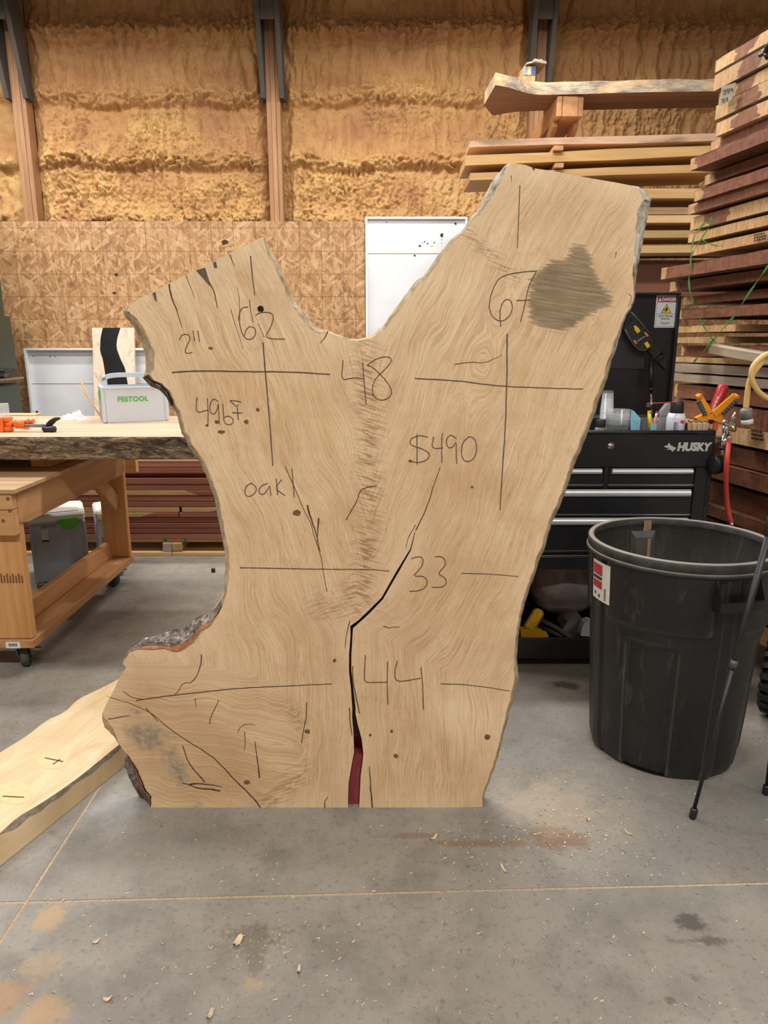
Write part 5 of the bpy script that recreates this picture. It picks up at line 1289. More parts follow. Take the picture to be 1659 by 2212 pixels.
# lock, lettering and emblem
q = atY(1320, 963, CY); g = G(); g.lathe([(.001, -.005), (.006, -.005), (.007, -.002), (.0125, -.002), (.0135, .0), (.0135, .003)], (q.x, CY, q.z), 24, 'y'); mk('lock', g, CHROME, fp)
SILV = plain('silver_badge', (206, 206, 204), .35, .3, .04)
q = atY(1462, 973, CY); r_ = atY(1537, 973, CY)
g = text_g('HUSKY', (q.x, CY - .0005, q.z), (1, 0, 0), (0, 0, 1), .0435, .0012, .0028, .12, 'LEFT', 1.0)
xm_ = max(v[0] for v in g.v); sc_ = (r_.x - q.x) / (xm_ - q.x); g.v = [(q.x + (v[0] - q.x) * sc_, v[1], v[2]) for v in g.v]
tag(mk('brand_lettering', g, SILV, fp), 'silver lettering')
g = G(); em = [(0, 60), (25, 45), (35, 20), (55, 55), (85, 62), (130, 95), (85, 150), (75, 120), (30, 118), (0, 100), (40, 98), (62, 88), (30, 78)]
em = [(0, 70), (38, 58), (52, 20), (70, 58), (128, 96), (86, 150), (66, 116), (28, 122), (60, 92), (22, 92)]
pe = [atY(1434 + a / 4.7, 953 + b / 6.5, CY - .001) for a, b in em]; g.prism(pe, (0, .0006, 0)); mk('emblem', g, SILV, fp)
# lid with sign, strut
lid = mk('lid', G().box((CX0 + .005, CYB + .004, 1.012), (CX1, CYB + .022, atY(1400, 632, CYB).z), .003), BLACKM, ct)
LT = atY(1400, 632, CYB).z
mk('lid_rim', G().box((CX1 - .014, CYB - .022, 1.08), (CX1, CYB + .004, LT - .013), .003), BLACKM, lid)
mk('lid_rim', G().box((CX0 + .01, CYB - .018, LT - .012), (CX1 - .002, CYB + .004, LT), .002), BLACKM, lid)
mk('hinge_bar', G().box((CX0 + .03, CYB - .02, 1.016), (CX1 - .1, CYB + .003, 1.034), .002), STEEL, lid)
LB = lambda px, py, o=.0: atY(px, py, CYB + .003 - o)
g = G(); g.prism([LB(1352, 700, .004), LB(1300, 712, .004), LB(1295, 795, .004), LB(1392, 797, .004), LB(1392, 735, .004)], (0, .003, 0)); mk('cover_sheet', g, plain('dull_black_sheet', (44, 44, 46), .6, 0, .2, 14), lid)
SIGNW = plain('sign_white', (224, 226, 232), .35, 0, .03); SIGNR = plain('sign_red', (176, 44, 48), .4); SIGNY = plain('sign_yellow', (240, 208, 30), .4); SIGNK = plain('sign_black', (34, 34, 36), .5)
s00, s10, s11, s01 = LB(1411, 708, .003), LB(1458, 707, .003), LB(1461.5, 637.5, .003), LB(1414.5, 638, .003)
xw0, xw1, zw0, zw1 = s00.x + .004, s10.x + .002, s00.z, s01.z
SY = CYB + .0; W2 = xw1 - xw0; H2 = zw1 - zw0
sg = mk('warning_sign', G().box((xw0, SY, zw0), (xw1, SY + .003, zw1), .001), SIGNW, lid); tag(sg, 'white and red danger sign')
u = lambda a, b, o: Vector((xw0 + W2 * a, SY - o, zw0 + H2 * b))
def rect(a0, b0, a1, b1, o): return G().prism([u(a0, b0, o), u(a1, b0, o), u(a1, b1, o), u(a0, b1, o)], (0, .0003, 0))
def add_sign(nm, g, m): o = mk(nm, g, m, sg); return o
add_sign('sign_print', rect(.05, .79, .95, .96, .0006), SIGNR)
g = text_g('DANGER', u(.26, .828, .0010), (1, 0, 0), (0, 0, 1), W2 * .215, .0004, .0006); x9 = max(v[0] for v in g.v); x8 = u(.26, 0, 0).x; k9 = W2 * .66 / (x9 - x8); g.v = [(x8 + (v[0] - x8) * k9, v[1], v[2]) for v in g.v]; add_sign('sign_lettering', g, SIGNW)
add_sign('sign_print', G().prism([u(.08, .82, .0011), u(.24, .82, .0011), u(.16, .93, .0011)], (0, .0003, 0)), SIGNW)
add_sign('sign_print', G().prism([u(.26, .455, .0006), u(.74, .455, .0006), u(.5, .745, .0006)], (0, .0003, 0)), SIGNK)
add_sign('sign_print', G().prism([u(.30, .468, .0011), u(.70, .468, .0011), u(.5, .72, .0011)], (0, .0003, 0)), SIGNY)
add_sign('sign_print', G().prism([u(.44, .53, .0015), u(.47, .60, .0015), u(.50, .66, .0015), (u(.55, .62, .0015)), u(.56, .55, .0015), u(.51, .52, .0015), u(.50, .49, .0015), u(.46, .50, .0015)], (0, .0003, 0)), SIGNK)
add_sign('sign_print', G().prism([u(.36, .56, .0015), u(.44, .60, .0015), u(.40, .57, .0015), u(.45, .57, .0015), u(.38, .53, .0015)], (0, .0003, 0)), SIGNK)
add_sign('sign_print', rect(.06, .425, .94, .432, .0006), SIGNK)
for a0, b0, a1, b1 in ((.05, .04, .06, .79), (.94, .04, .95, .79), (.05, .04, .95, .048)): add_sign('sign_print', rect(a0, b0, a1, b1, .0006), SIGNK)
for tx, b, s in (('ELECTRICAL', .335, .125), ('SHOCK.', .25, .125)): add_sign('sign_lettering', text_g(tx, u(.5, b, .0006), (1, 0, 0), (0, 0, 1), W2 * s, .0003, .0001, 0, 'CENTER'), SIGNK)
for b in (.165, .145, .125, .105): add_sign('sign_print', rect(.28 if b > .11 else .4, b, .72 if b > .11 else .6, b + .008, .0006), plain('fine_print', (130, 130, 134), .5))
# gas strut
a = atY(1406, 772, CYB - .04); b = atY(1408, 900, CYB - .10); m_ = a.lerp(b, .52)
g = G(); g.cyl(a, m_, .0105, n=16); g.cyl(m_, a.lerp(b, .56), .0125, .0125, n=16); mk('strut_cylinder', g, BLACKP, lid)
mk('strut_rod', G().cyl(a.lerp(b, .56), Vector((b.x, b.y, 1.0)), .0052, n=12), CHROME, lid)
# side handle and black reel on the side
g = G(); hx = CX1; hz = cz(962)
g.tube([(hx - .002, CY + .12, hz), (hx + .07, CY + .12, hz), (hx + .085, CY + .14, hz), (hx + .085, CY + .38, hz), (hx + .07, CY + .4, hz), (hx - .002, CY + .4, hz)], .015, 12); mk('side_handle', g, STEEL, ct)
q = atY(1548, 1000, CY + .03)
g = G(); mt = Matrix.Rotation(.5, 3, 'Z'); g.lathe([(.001, -.03), (.030, -.03), (.036, -.025), (.033, -.02), (.037, -.014), (.034, -.009), (.037, -.003), (.034, .003), (.036, .01), (.024, .03), (.001, .034)], (CX1 + .006, CY - .012, q.z), 32, 'x', True, mt); mk('hose_stop', g, BLACKP, ct)

# tool pouch hanging on the lid
NYL = plain('black_nylon', (42, 42, 44), .8, 0, .15, 80, .3); YEL = plain('yellow_patch', (236, 196, 30), .5); ORP = plain('orange_patch', (214, 128, 44), .5)
tb = thing('tool_pouch', LB(1385, 750), 'black nylon tool pouch with yellow and orange patches hanging on the cart lid', 'pouch')
def lp(pts, o, ox=1300, oy=620, s=7.9): return [LB(ox + p[0] / s, oy + p[1] / s, o) for p in pts]
mk('pouch_body', G().prism(lp([(380, 715), (585, 550), (700, 660), (820, 800), (870, 900), (850, 990), (740, 1085), (640, 1080), (540, 990), (430, 850)], .045), (0, .032, 0)), NYL, tb)
mk('belt_strap', G().prism(lp([(480, 420), (590, 520), (1100, 1240), (1100, 1420), (880, 1200), (700, 1000), (380, 720), (400, 600)], .012), (0, .004, 0)), NYL, tb)
mk('belt_buckle', G().tube(lp([(890, 1225), (1000, 1100), (1050, 1130), (1060, 1160), (940, 1280), (905, 1265)], .022), .004, 8, True, True), BLACKP, tb)
g = G(); g.tube(lp([(395, 725), (540, 985), (640, 1075), (740, 1080), (850, 985)], .048), .003, 6); g.tube(lp([(500, 430), (600, 530), (720, 680), (830, 810)], .05), .003, 6); mk('piping', g, plain('grey_piping', (84, 82, 78), .7), tb)
for nm, pts, m in (('pencil_patch', [(550, 660), (570, 655), (620, 690), (662, 750), (610, 793), (565, 740)], YEL), ('yellow_patch', [(722, 965), (778, 930), (832, 1020), (783, 1052)], YEL), ('orange_patch', [(722, 785), (752, 765), (805, 830), (770, 852)], ORP), ('orange_patch', [(536, 915), (565, 900), (608, 960), (580, 982)], ORP), ('steel_loop', [(595, 920), (735, 830), (745, 850), (615, 940)], STEEL)):
    mk(nm, G().prism(lp(pts, .050), (0, .006, 0)), m, tb)

# ------------------------------------------------------------------ things standing in the cart's top tray
CLEAR = clearmat('clear_cup_plastic', (232, 238, 242), .10, .1); CLEARB = clearmat('clear_cup_rim', (240, 244, 248), .2, .12)
BLUE = plain('light_blue_paper', (142, 204, 226), .6, 0, .06); DBL = plain('blue_print', (70, 80, 150), .5)
TZ = TRAYZ + .001
def cupstack(px, Y, py_top, rw_px, n, label, flip=False, pitch=.011, deco=True):
    c0 = atY(px, py_top, Y); r = rw_px / FPX * Y / ray(px, py_top).y * 1.0; h = c0.z - TZ
    t = thing('clear_cup_stack', (c0.x, Y, TZ), label, 'cups'); hh = max(.05, h - pitch * (n - 1))
    for i in range(n):
        z0 = TZ + pitch * i; prof = [(.001, .001), (r * .80, .001), (r * .98, hh - .004), (r * 1.06, hh - .004), (r * 1.06, hh)]
        if flip: prof = [(r * 1.06, .0), (r * 1.06, .004), (r * .98, .004), (r * .8, hh - .001), (.001, hh - .001)]
        g = G(); g.lathe(prof, (c0.x, Y, z0), 32); mk('cup', g, CLEAR if i % 2 else CLEARB, t)
    if deco:
        g = G()
        for i in range(8):
            a = -2.6 + i * .26; zz = TZ + hh * (.3 + .07 * (i % 4)); rr = r * .93
            g.obox((c0.x + math.cos(a) * rr, Y + math.sin(a) * rr, zz), (-math.sin(a) * .012, math.cos(a) * .012, 0), (math.cos(a) * .001, math.sin(a) * .001, 0), (0, 0, .004))
        mk('volume_print', g, DBL, t)
    return t
cupstack(1336, 2.92, 884, 25.5, 7, 'wide stack of clear mixing cups in the tool cart tray', False, .0095)
cupstack(1314, 3.12, 843, 14.5, 12, 'tall narrow stack of upturned clear cups by the cart lid', True, .0115, False)
def onecup(px, Y, py_top, rpx, label):
    c0 = atY(px, py_top, Y); r = rpx / FPX * Y / ray(px, py_top).y; h = c0.z - TZ
    t = thing('clear_cup', (c0.x, Y, TZ), label, 'cup')
    g = G(); g.lathe([(.001, .001), (r * .85, .001), (r, h - .003), (r * 1.06, h - .003), (r * 1.06, h)], (c0.x, Y, TZ), 32); mk('cup_wall', g, CLEAR, t)
    g = G()
    for i in range(6): g.box((c0.x - r * .95, Y - r * .3, TZ + h * (.3 + .1 * i)), (c0.x - r * .8, Y - r * .3 + .001, TZ + h * (.33 + .1 * i)))
    mk('volume_print', g, SIGNK, t)
    return c0, r, h
onecup(1372, 2.90, 905, 11, 'clear cup holding light blue paper in the tool cart tray'); c3 = onecup(1402, 2.92, 903, 19, 'clear measuring cup holding markers in the tool cart tray')
p = [atY(a, b, 2.885) for a, b in ((1364, 886), (1369, 887), (1384, 904), (1381, 930), (1363, 930), (1362, 905))]; solo('blue_paper', G().prism(p, (0, .002, 0)), BLUE, 'folded light blue paper standing behind the cup stack', 'paper')
p = [atY(a, b, 2.912) for a, b in ((1406, 915), (1419, 914), (1418, 930), (1405, 930))]; solo('blue_card', G().prism(p, (0, .002, 0)), BLUE, 'light blue card inside the measuring cup', 'paper')
def stick(name, a, b, r, parts, label, cat):
    t = thing(name, (a[0], a[1], a[2]), label, cat); a = Vector(a); b = Vector(b)
    for nm, s0, s1, rr, m in parts: mk(nm, G().cyl(a.lerp(b, s0), a.lerp(b, s1), rr, n=12), m, t)
c0, r, h = c3
a = atY(1404, 925, 2.92); b = atY(1402, 874, 2.93)
stick('utility_brush', a, b, .008, (('yellow_grip', 0, .78, .0075, plain('yellow_plastic', (238, 208, 24), .4)), ('black_head', .78, 1.0, .013, BLACKP)), 'yellow handled tool with black head in the measuring cup', 'tool')
a = atY(1411, 925, 2.93); b = atY(1420, 889, 2.94)
stick('orange_marker', a, b, .006, (('barrel', 0, .62, .0058, ORANGE), ('collar', .62, .88, .0058, WHITEP), ('tip', .88, 1.0, .0058, SIGNR)), 'orange and white marker pen in the measuring cup', 'pen')
a = atY(1416, 925, 2.95); b = atY(1426, 892, 2.96)
stick('blue_marker', a, b, .008, (('barrel', 0, .7, .009, plain('blue_plastic', (36, 66, 140), .4)), ('cap', .7, 1.0, .0095, plain('dark_blue_plastic', (26, 48, 110), .4))), 'thick blue marker behind the measuring cup', 'pen')
P_ = [(1418, 931), (1422, 908), (1430, 888), (1441, 874), (1450, 869), (1456, 872), (1456, 931)]
solo('grey_plastic_bag', G().prism([atY(a, b, 2.94) for a, b in P_], (0, .03, 0)), clearmat('grey_film', (168, 172, 172), .85, .3), 'limp grey plastic bag behind the white spray can', 'bag')
c0 = atY(1458, 930, 2.88); zc = lambda y: atY(1458, y, 2.88).z; rc = 19.5 / FPX * 2.88
sp = thing('spray_can', (c0.x, 2.88, TZ), 'white duster spray can with black cap and red straw in the cart tray', 'spray can')
mk('can_body', G().lathe([(.001, 0), (rc, 0), (rc, zc(902) - TZ), (rc * .82, zc(892) - TZ), (rc * .7, zc(892) - TZ), (.001, zc(892) - TZ)], (c0.x, 2.88, TZ), 32), plain('white_can_print', (226, 228, 240), .3, 0, .06, 120), sp)
mk('cap', G().lathe([(rc * .72, 0), (rc * .68, zc(872) - zc(893)), (rc * .55, zc(866) - zc(893)), (.001, zc(866) - zc(893))], (c0.x, 2.88, zc(893)), 24), BLACKP, sp)
mk('red_straw', G().cyl((c0.x - .005, 2.865, zc(868)), atY(1397, 872, 2.865), .0022, n=8), SIGNR, sp)
g = G()
for i in range(7): g.box((c0.x - rc * .55, 2.88 - rc * .995, zc(911 + i * 2.6)), (c0.x + rc * .02, 2.88 - rc * .99 + .004, zc(910 + i * 2.6)))
mk('can_small_print', g, plain('grey_ink', (120, 120, 140), .5), sp)
g = G(); g.box((c0.x + rc * .1, 2.88 - rc * 1.0, zc(912)), (c0.x + rc * .55, 2.88 - rc * .8, zc(906))); mk('can_red_panel', g, plain('red_print', (214, 70, 84), .4), sp)
# spring clamp
OY = plain('amber_plastic', (240, 156, 30), .4, 0, .08); GRIP = plain('grey_rubber_grip', (92, 94, 98), .7, 0, .1, 60)
sc2 = thing('spring_clamp', atY(1552, 915, 2.90), 'amber spring clamp with grey ribbed grips stuck in the cart tray', 'clamp')
kp = lambda a, b, Y=2.90: atY(1440 + a / 6.507, 820 + b / 6.507, Y)
g = G(); g.prism([kp(420, 545), (kp(520, 490)), kp(590, 480), kp(660, 500), kp(760, 470), kp(815, 580), kp(760, 610), kp(640, 560), kp(520, 575), kp(450, 590)], (0, .03, 0)); mk('clamp_jaw', g, OY, sc2)
g = G(); g.bar(kp(600, 475), kp(450, 235), .026, .011, (0, 1, 0)); g.tube([kp(415, 258, 2.90), kp(450, 235, 2.9), kp(480, 240, 2.9)], .012, 10); mk('clamp_arm', g, OY, sc2)
g = G(); g.bar(kp(660, 490), kp(970, 225), .026, .012, (0, 1, 0)); g.tube([kp(945, 225), kp(985, 245), kp(1000, 260)], .011, 10); mk('clamp_arm', g, OY, sc2)
for a, b in (((540, 490), (440, 290)), ((790, 480), (985, 285))):
    a = kp(*a, 2.896); b = kp(*b, 2.896); g = G()
    for i in range(6): g.cyl(a.lerp(b, i / 6), a.lerp(b, (i + .85) / 6), .0095, n=10)
    mk('rubber_grip', g, GRIP, sc2)
a = kp(640, 470, 2.95); b = kp(810, 70, 2.95)
lv = thing('red_lever_handle', a, 'long red octagonal tool handle standing behind the spring clamp', 'tool')
g = G(); g.tube([a - (b - a) * .35, a, a.lerp(b, .93), b], [.019, .021, .024, .014], 8); mk('handle_bar', g, plain('red_enamel', (176, 38, 42), .35, 0, .12), lv)
dv = (b - a).normalized(); g = G()
for k in range(9):           # worn white print, too small to read
    if k != 4: c_ = a.lerp(b, .12 + .05 * k) + Vector((-.013, -.0205, 0)); g.bar(c_, c_ + dv * .008, .0008, .006 + .002 * (k % 3), (1, 0, 0))
o = mk('worn_print', g, WHITEP, lv); o['kind'] = 'stuff'
# bag of craft sticks
bg = thing('craft_stick_bag', atY(1522, 930, 2.86), 'clear bag of wooden craft sticks at the corner of the cart tray', 'bag')
for i in range(12):
    px = 1488 + i * 3.3; x0 = atY(px, 930, 2.835).x; h = atY(px, 905 + 3 * abs(math.sin(i * 2.1)), 2.86).z
    g = G(); yy = 2.835 + .004 * (i % 3); tl_ = .008 * (i - 8) / 8
    g.obox((x0, yy, TZ), (.0085, 0, 0), (0, .002, 0), (tl_, 0, h - TZ - .004)); g.cyl((x0 + .00425 + tl_, yy, h - .004), (x0 + .00425 + tl_, yy + .002, h - .004), .0043, n=12); mk('craft_stick', g, PALE, bg)
xa_, xb_ = atY(1494, 920, 2.85).x, atY(1549, 920, 2.85).x
mk('clear_film', G().box((xa_ - .003, 2.826, TZ), (min(xb_, CX1 - .024), 2.852, atY(1520, 912, 2.85).z), .004), clearmat('thin_film', (236, 230, 220), .22, .2), bg)
solo('orange_cutter', G().prism([atY(a, b, 2.885) for a, b in ((1541, 928), (1543, 914), (1553, 914), (1550, 930))], (0, .01, 0)), plain('red_orange', (224, 92, 54), .4), 'red-orange plastic tool beside the craft sticks', 'tool')
crumple('black_bag', 1481, 900, 2.99, .018, .05, .085, plain('black_film', (34, 34, 38), .25), 'torn black plastic wrap heaped against the cart lid', 'wrap', 431, TZ)
# air gun and hose on the cart corner
HOSEX = CX1 + .018; AY = CY - .015
ag = thing('air_blow_gun', atY(1576, 950, AY), 'chrome air fitting with red whip hose hung at the cart corner', 'air hose')
A_ = lambda px, py, Y=AY: atY(px, py, Y)
g = G(); g.cyl(A_(1567, 918), A_(1569, 940), .013, n=16); g.cyl(A_(1584, 928), A_(1580, 912), .011, n=16); g.box((A_(1563, 930).x, AY - .012, A_(1563, 930).z), (A_(1588, 908).x, AY + .014, A_(1588, 912).z), .003); g.tube([A_(1581, 912), A_(1583, 903), A_(1585, 901), A_(1586, 897), A_(1588, 895), A_(1589, 890)], [.009, .007, .0095, .006, .007, .005], 12); g.tube([A_(1560, 915), A_(1566, 909), A_(1574, 912)], .006, 8); mk('gun_body', g, CHROME, ag)
g = G(); g.cyl(A_(1566, 941), A_(1560, 972), .0125, n=18); g.cyl(A_(1560, 972), A_(1559.5, 978), .009, n=14); mk('regulator_tube', g, CHROME, ag)
BRASS = metal('brass', (204, 172, 96), .35)
g = G(); g.cyl(A_(1580, 927, AY - .02), A_(1588, 926, AY - .02), .0115, n=16); g.cyl(A_(1559.5, 978), A_(1559, 982), .010, n=12); mk('brass_knob', g, BRASS, ag)
g = G(); hp = smooth_path([tuple(A_(p[0], p[1], AY - p[2])) for p in ((1574.5, 952, 0), (1573, 968, .03), (1571, 985, .05), (1569, 1010, .055), (1568, 1045, .03), (1570, 1085, .0), (1575, 1115, .0), (1579.5, 1128, .0))], 2); g.tube(hp, .0098, 14); mk('red_hose', g, plain('red_rubber_hose', (204, 72, 58), .5, 0, .06), ag)
g = G(); g.cyl(A_(1575.5, 940), A_(1574.6, 952), .0092, n=14); g.cyl(A_(1579.5, 1128), A_(1581, 1136), .0105, n=14); mk('steel_ferrule', g, CHROME, ag)
g = G(); g.cyl(A_(1581, 1136), A_(1582, 1141), .008, n=12); mk('brass_end', g, BRASS, ag)
g = G(); g.tube([A_(1552, 968, AY - .014), A_(1566, 968, AY - .018), A_(1580, 970, AY - .016), A_(1580, 971, AY + .016), A_(1552, 969, AY + .016)], .0035, 8, True, True); mk('rubber_band', g, BLACKP, ag)
# things in the open shelf below the drawers
FILM = clearmat('smoky_film', (150, 140, 136), .55, .12)
c0 = atY(1222, 1290, 2.98); rows = []
for i in range(22):
    row = []
    for j in range(29):
        s = i / 21; a = 2 * math.pi * j / 28
        rr = (.155 + .02 * s) * math.sqrt(max(0.02, 1 - (max(0, s - .45) / .58) ** 2)); rr *= 1 + .10 * float(gn(math.cos(a) * 2.4, math.sin(a) * 2.4 + s * 3, 611)) + .05 * float(gn(math.cos(a) * 7, math.sin(a) * 7 + s * 5, 612))
        row.append(Vector((c0.x + math.cos(a) * rr, 3.02 + math.sin(a) * rr * .72, z_lo - .008 - s * (z_lo - atY(1222, 1336, 2.92).z - .004))))
    rows.append(row)
for r_i in rows: r_i[-1] = r_i[0]
g = G(); g.grid(rows, True); solo('hanging_plastic_bag', g, FILM, 'smoky clear plastic bag bulging under the cart drawers', 'bag')
yd = thing('yellow_power_tool', atY(1150, 1378, 2.9), 'dusty yellow power tool lying in the cart lower tray', 'power tool')
YT = plain('dusty_yellow_plastic', (222, 176, 30), .5, 0, .25, 20)
zp5 = lambda a, b, Y: atY(1080 + a / 7.373, 1180 + b / 7.373, Y)
g = G(); g.bar(zp5(440, 1340, 2.9), zp5(640, 1010, 2.93), .046, .046, (0, 1, 0), .012); mk('tool_grip', g, YT, yd)
g = G(); g.prism([zp5(330, 1345, 2.88), zp5(590, 1350, 2.88), zp5(690, 1385, 2.88), zp5(720, 1412, 2.88), zp5(770, 1420, 2.88), zp5(770, 1480, 2.88), zp5(340, 1490, 2.88)], (0, .05, 0)); mk('tool_foot', g, YT, yd)
mk('tool_plate', G().box((zp5(340, 1490, 2.88).x, 2.88, .0615), (zp5(780, 1490, 2.88).x, 2.97, zp5(340, 1488, 2.88).z), .004), BLACKP, yd)
for i, (pa, pb, lb) in enumerate((((660, 1180, 2.99), (1090, 1440, 2.93), 'grey rubber tube slanting in the cart lower tray, upper of two'), ((600, 1290, 3.06), (940, 1440, 3.0), 'grey rubber tube slanting in the cart lower tray, lower of two'))):
    a = zp5(*pa); b = zp5(*pb); d_ = (b - a); b2 = b + d_ * .12
    g = G(); g.tube([a, a.lerp(b2, .5) + Vector((0, 0, .006)), b2], .011, 12); g.v = [(v[0], v[1], max(v[2], .062)) for v in g.v]; o = solo('rubber_tube', g, plain('dusty_rubber', (84, 78, 72), .7, 0, .15, 20), lb, 'tube')
g = G(); g.prism([zp5(1000, 1320, 2.99), zp5(1080, 1200, 2.99), zp5(1330, 1180, 2.99), zp5(1330, 1450, 2.99), zp5(1050, 1460, 2.99)], (0, .12, 0)); g.v = [(v[0], v[1], max(v[2], .062)) for v in g.v]; solo('dusty_box', g, plain('dusty_grey_box', (128, 122, 120), .6, 0, .12, 10), 'dusty grey box in the cart lower tray', 'box')
g = G(); g.prism([zp5(1285, 1430, 2.93), zp5(1300, 1330, 2.93), zp5(1340, 1230, 2.93), zp5(1420, 1190, 2.93), zp5(1560, 1240, 2.93), zp5(1600, 1450, 2.93)], (0, .05, 0)); g.v = [(v[0], v[1], max(v[2], .062)) for v in g.v]; solo('white_sack', g, plain('white_sack_paper', (206, 210, 220), .6, 0, .08, 12), 'white paper sack in the cart lower tray beside the grey box', 'sack')

# ------------------------------------------------------------------ big black trash can
BC = Vector((.972, 2.238, 0)); BH = .735; RT, RBt = .283, .243
def binmat():
    n = N('scuffed_black_plastic', .42); v = n.coord()
    a = n.noise(v, 5, 6, .7, .6); s = n.noise(n.mapping(v, (5, 5, 1.2)), 4, 6, .75, .6); f = n.noise(v, 120, 4, .7)
    c = n.ramp(a, [(.35, srgb(20, 20, 21)), (.6, srgb(30, 29, 29))])
    c = n.mix(n.mr(s, .56, .80, 0, .32), c, srgb(128, 116, 98)); c = n.mix(n.mr(n.node('ShaderNodeNewGeometry').outputs['Pointiness'], .515, .56, 0, .55), c, srgb(120, 112, 100)); c = n.mix(n.mr(f, .68, .78, 0, .4), c, srgb(140, 132, 120))
    n.col(c); n.rough(n.mr(s, .4, .7, .34, .6)); n.bump(a, .12, .01); return n.m
BINM = binmat()
bn = thing('trash_can', BC, 'big round black plastic trash can, dusty and open, beside the tool cart', 'trash can')
NT, NZ = 240, 60
rows = []
for i in range(NZ + 1):
    z = .002 + (BH - .03) * i / NZ; rb0 = RBt + (RT - RBt) * (z / BH) ** .9
    if z < .03: rb0 -= .012 * (1 - z / .03) ** 2
    row = []
    for k in range(NT):
        a = 2 * math.pi * k / NT; ad = math.degrees(a) % 360; off = 0
        # raised upper band ends in a step; recessed lower panels between ribs
        for c_ in (235, 325, 55, 145):
            dd = abs((ad - c_ + 180) % 360 - 180)
            if dd < 36 and z > .50: off += .009 * float(sstep(.50, .506, z)) * float(sstep(36, 34.5, dd))
            if dd < 17 and z < .46: off -= .010 * float(sstep(17, 15.8, dd)) * float(sstep(.46, .452, z))
        for c_ in (280, 10, 100, 190):
            dd = abs((ad - c_ + 180) % 360 - 180)
            if dd < 6: off += .007 * float(sstep(6, 4.5, dd))
        off += .004 * float(gn(math.cos(a) * 2, math.sin(a) * 2 + z * 3, 711))
        r = rb0 + off; row.append(Vector((BC.x + math.cos(a) * r, BC.y + math.sin(a) * r, z)))
    row.append(row[0]); rows.append(row)
g = G(); g.grid(rows, True)
g.lathe([(.001, .004), (RBt - .012, .004)], BC, 72)
g.lathe([(.001, .012), (RBt - .02, .012), (RT - .012, BH - .04), (RT - .008, BH - .004)], BC, 96)
mk('can_wall', g, BINM, bn)
def ringp(r0, z0, r1, z1, c): return [(r0, z0), (r0, z1 - c), (r0 + c, z1), (r1 - c, z1), (r1, z1 - c), (r1, z0 + c), (r1 - c, z0), (r0, z0)]
g = G(); g.lathe(ringp(RT - .010, BH - .032, RT + .010, BH, .004), BC, 96); g.lathe(ringp(RT - .004, BH - .044, RT + .014, BH - .030, .004), BC, 96)
rm = N('dusty_black_rim', .55); cc = rm.ramp(rm.noise(rm.coord(), 30, 5), [(.3, srgb(38, 37, 36)), (.7, srgb(66, 64, 60))])
nz = rm.sep(rm.node('ShaderNodeNewGeometry').outputs['Normal'])[2]
rm.col(rm.mix(rm.mr(nz, .55, .95, 0, .8), cc, srgb(150, 143, 130))); rm.bump(rm.noise(rm.coord(), 60, 4), .2, .003)
tag(mk('rim', g, rm.m, bn), 'rim with settled pale dust on top')
def on_bin(ang, z, out=0.0):
    r = RBt + (RT - RBt) * (z / BH) ** .9 + out; a = math.radians(ang); return Vector((BC.x + math.cos(a) * r, BC.y + math.sin(a) * r, z))
for hc in (282, 102):
    n_ = 12; A1 = [on_bin(hc - 15 + 30 * i / n_, .628, .002) for i in range(n_ + 1)]; A2 = [on_bin(hc - 13 + 26 * i / n_, .628, .042) for i in range(n_ + 1)]; A3 = [on_bin(hc - 13 + 26 * i / n_, .600, .042) for i in range(n_ + 1)]; A4 = [on_bin(hc - 15 + 30 * i / n_, .592, .002) for i in range(n_ + 1)]; A2b = [on_bin(hc - 12.4 + 24.8 * i / n_, .628, .032) for i in range(n_ + 1)]; A3b = [on_bin(hc - 12.4 + 24.8 * i / n_, .603, .030) for i in range(n_ + 1)]; A4b = [on_bin(hc - 14 + 28 * i / n_, .603, .002) for i in range(n_ + 1)]
    g = G(); g.grid([[A2b[i], A2[i], A3[i], A4[i], A4b[i], A3b[i], A2b[i]] for i in range(n_ + 1)], False)
    for s in (0, n_):
        g.add([A2[s], A3[s], A4[s], on_bin(hc + (-15 if s == 0 else 15), .690, .002), on_bin(hc + (-14.6 if s == 0 else 14.6), .690, .010)], [(0, 1, 2, 3, 4)])
    mk('handle', g, BLACKP, bn)
# label on the wall, bump and tape inside
def patch(a0, a1, z0, z1, out, nm, m, par, inner=False, n_=14):
    g = G(); rr = -.0 if not inner else 0
    P = []
    for i in range(n_ + 1):
        a = a0 + (a1 - a0) * i / n_; col = []
        for zz in np.linspace(z0, z1, 6): col.append(on_bin(a, float(zz), out))
        P.append(col)
    g.grid(P, True); return mk(nm, g, m, par)
LA0, LA1 = 184, 204
lbm = patch(LA0, LA1, .545, .675, .0085, 'paper_label', plain('white_label_paper', (226, 224, 214), .5, 0, .05, 50), bn); tag(lbm, 'white paper label with red print')
patch(LA0 + 1, LA0 + 12, .630, .665, .0095, 'label_print', SIGNR, lbm); patch(LA0 + 1, LA0 + 12, .585, .610, .0095, 'label_print', SIGNR, lbm); patch(LA0 + 1, LA0 + 12, .615, .625, .0095, 'label_print', SIGNK, lbm)
for i in range(7): patch(LA1 - 5.5, LA1 - 3.5, .553 + i * .006, .556 + i * .006, .0095, 'label_print', SIGNK, lbm, n_=3)
patch(LA0 + 3, LA0 + 5, .560, .570, .0095, 'label_print', DBL, lbm, n_=3); patch(LA0 + 8, LA0 + 10, .555, .566, .0095, 'label_print', DBL, lbm, n_=3)
P = []
for i in range(13):
    a = 89.5 + 6 * i / 12; P.append([on_bin(a + 1.2 * float(gn(zz * 30, 3, 801)), zz, -.0135) for zz in np.linspace(.50, .728, 14)])
g = G(); g.grid(P, True); mk('tape_strip', g, plain('tan_tape', (156, 128, 96), .6, 0, .15, 30), bn)
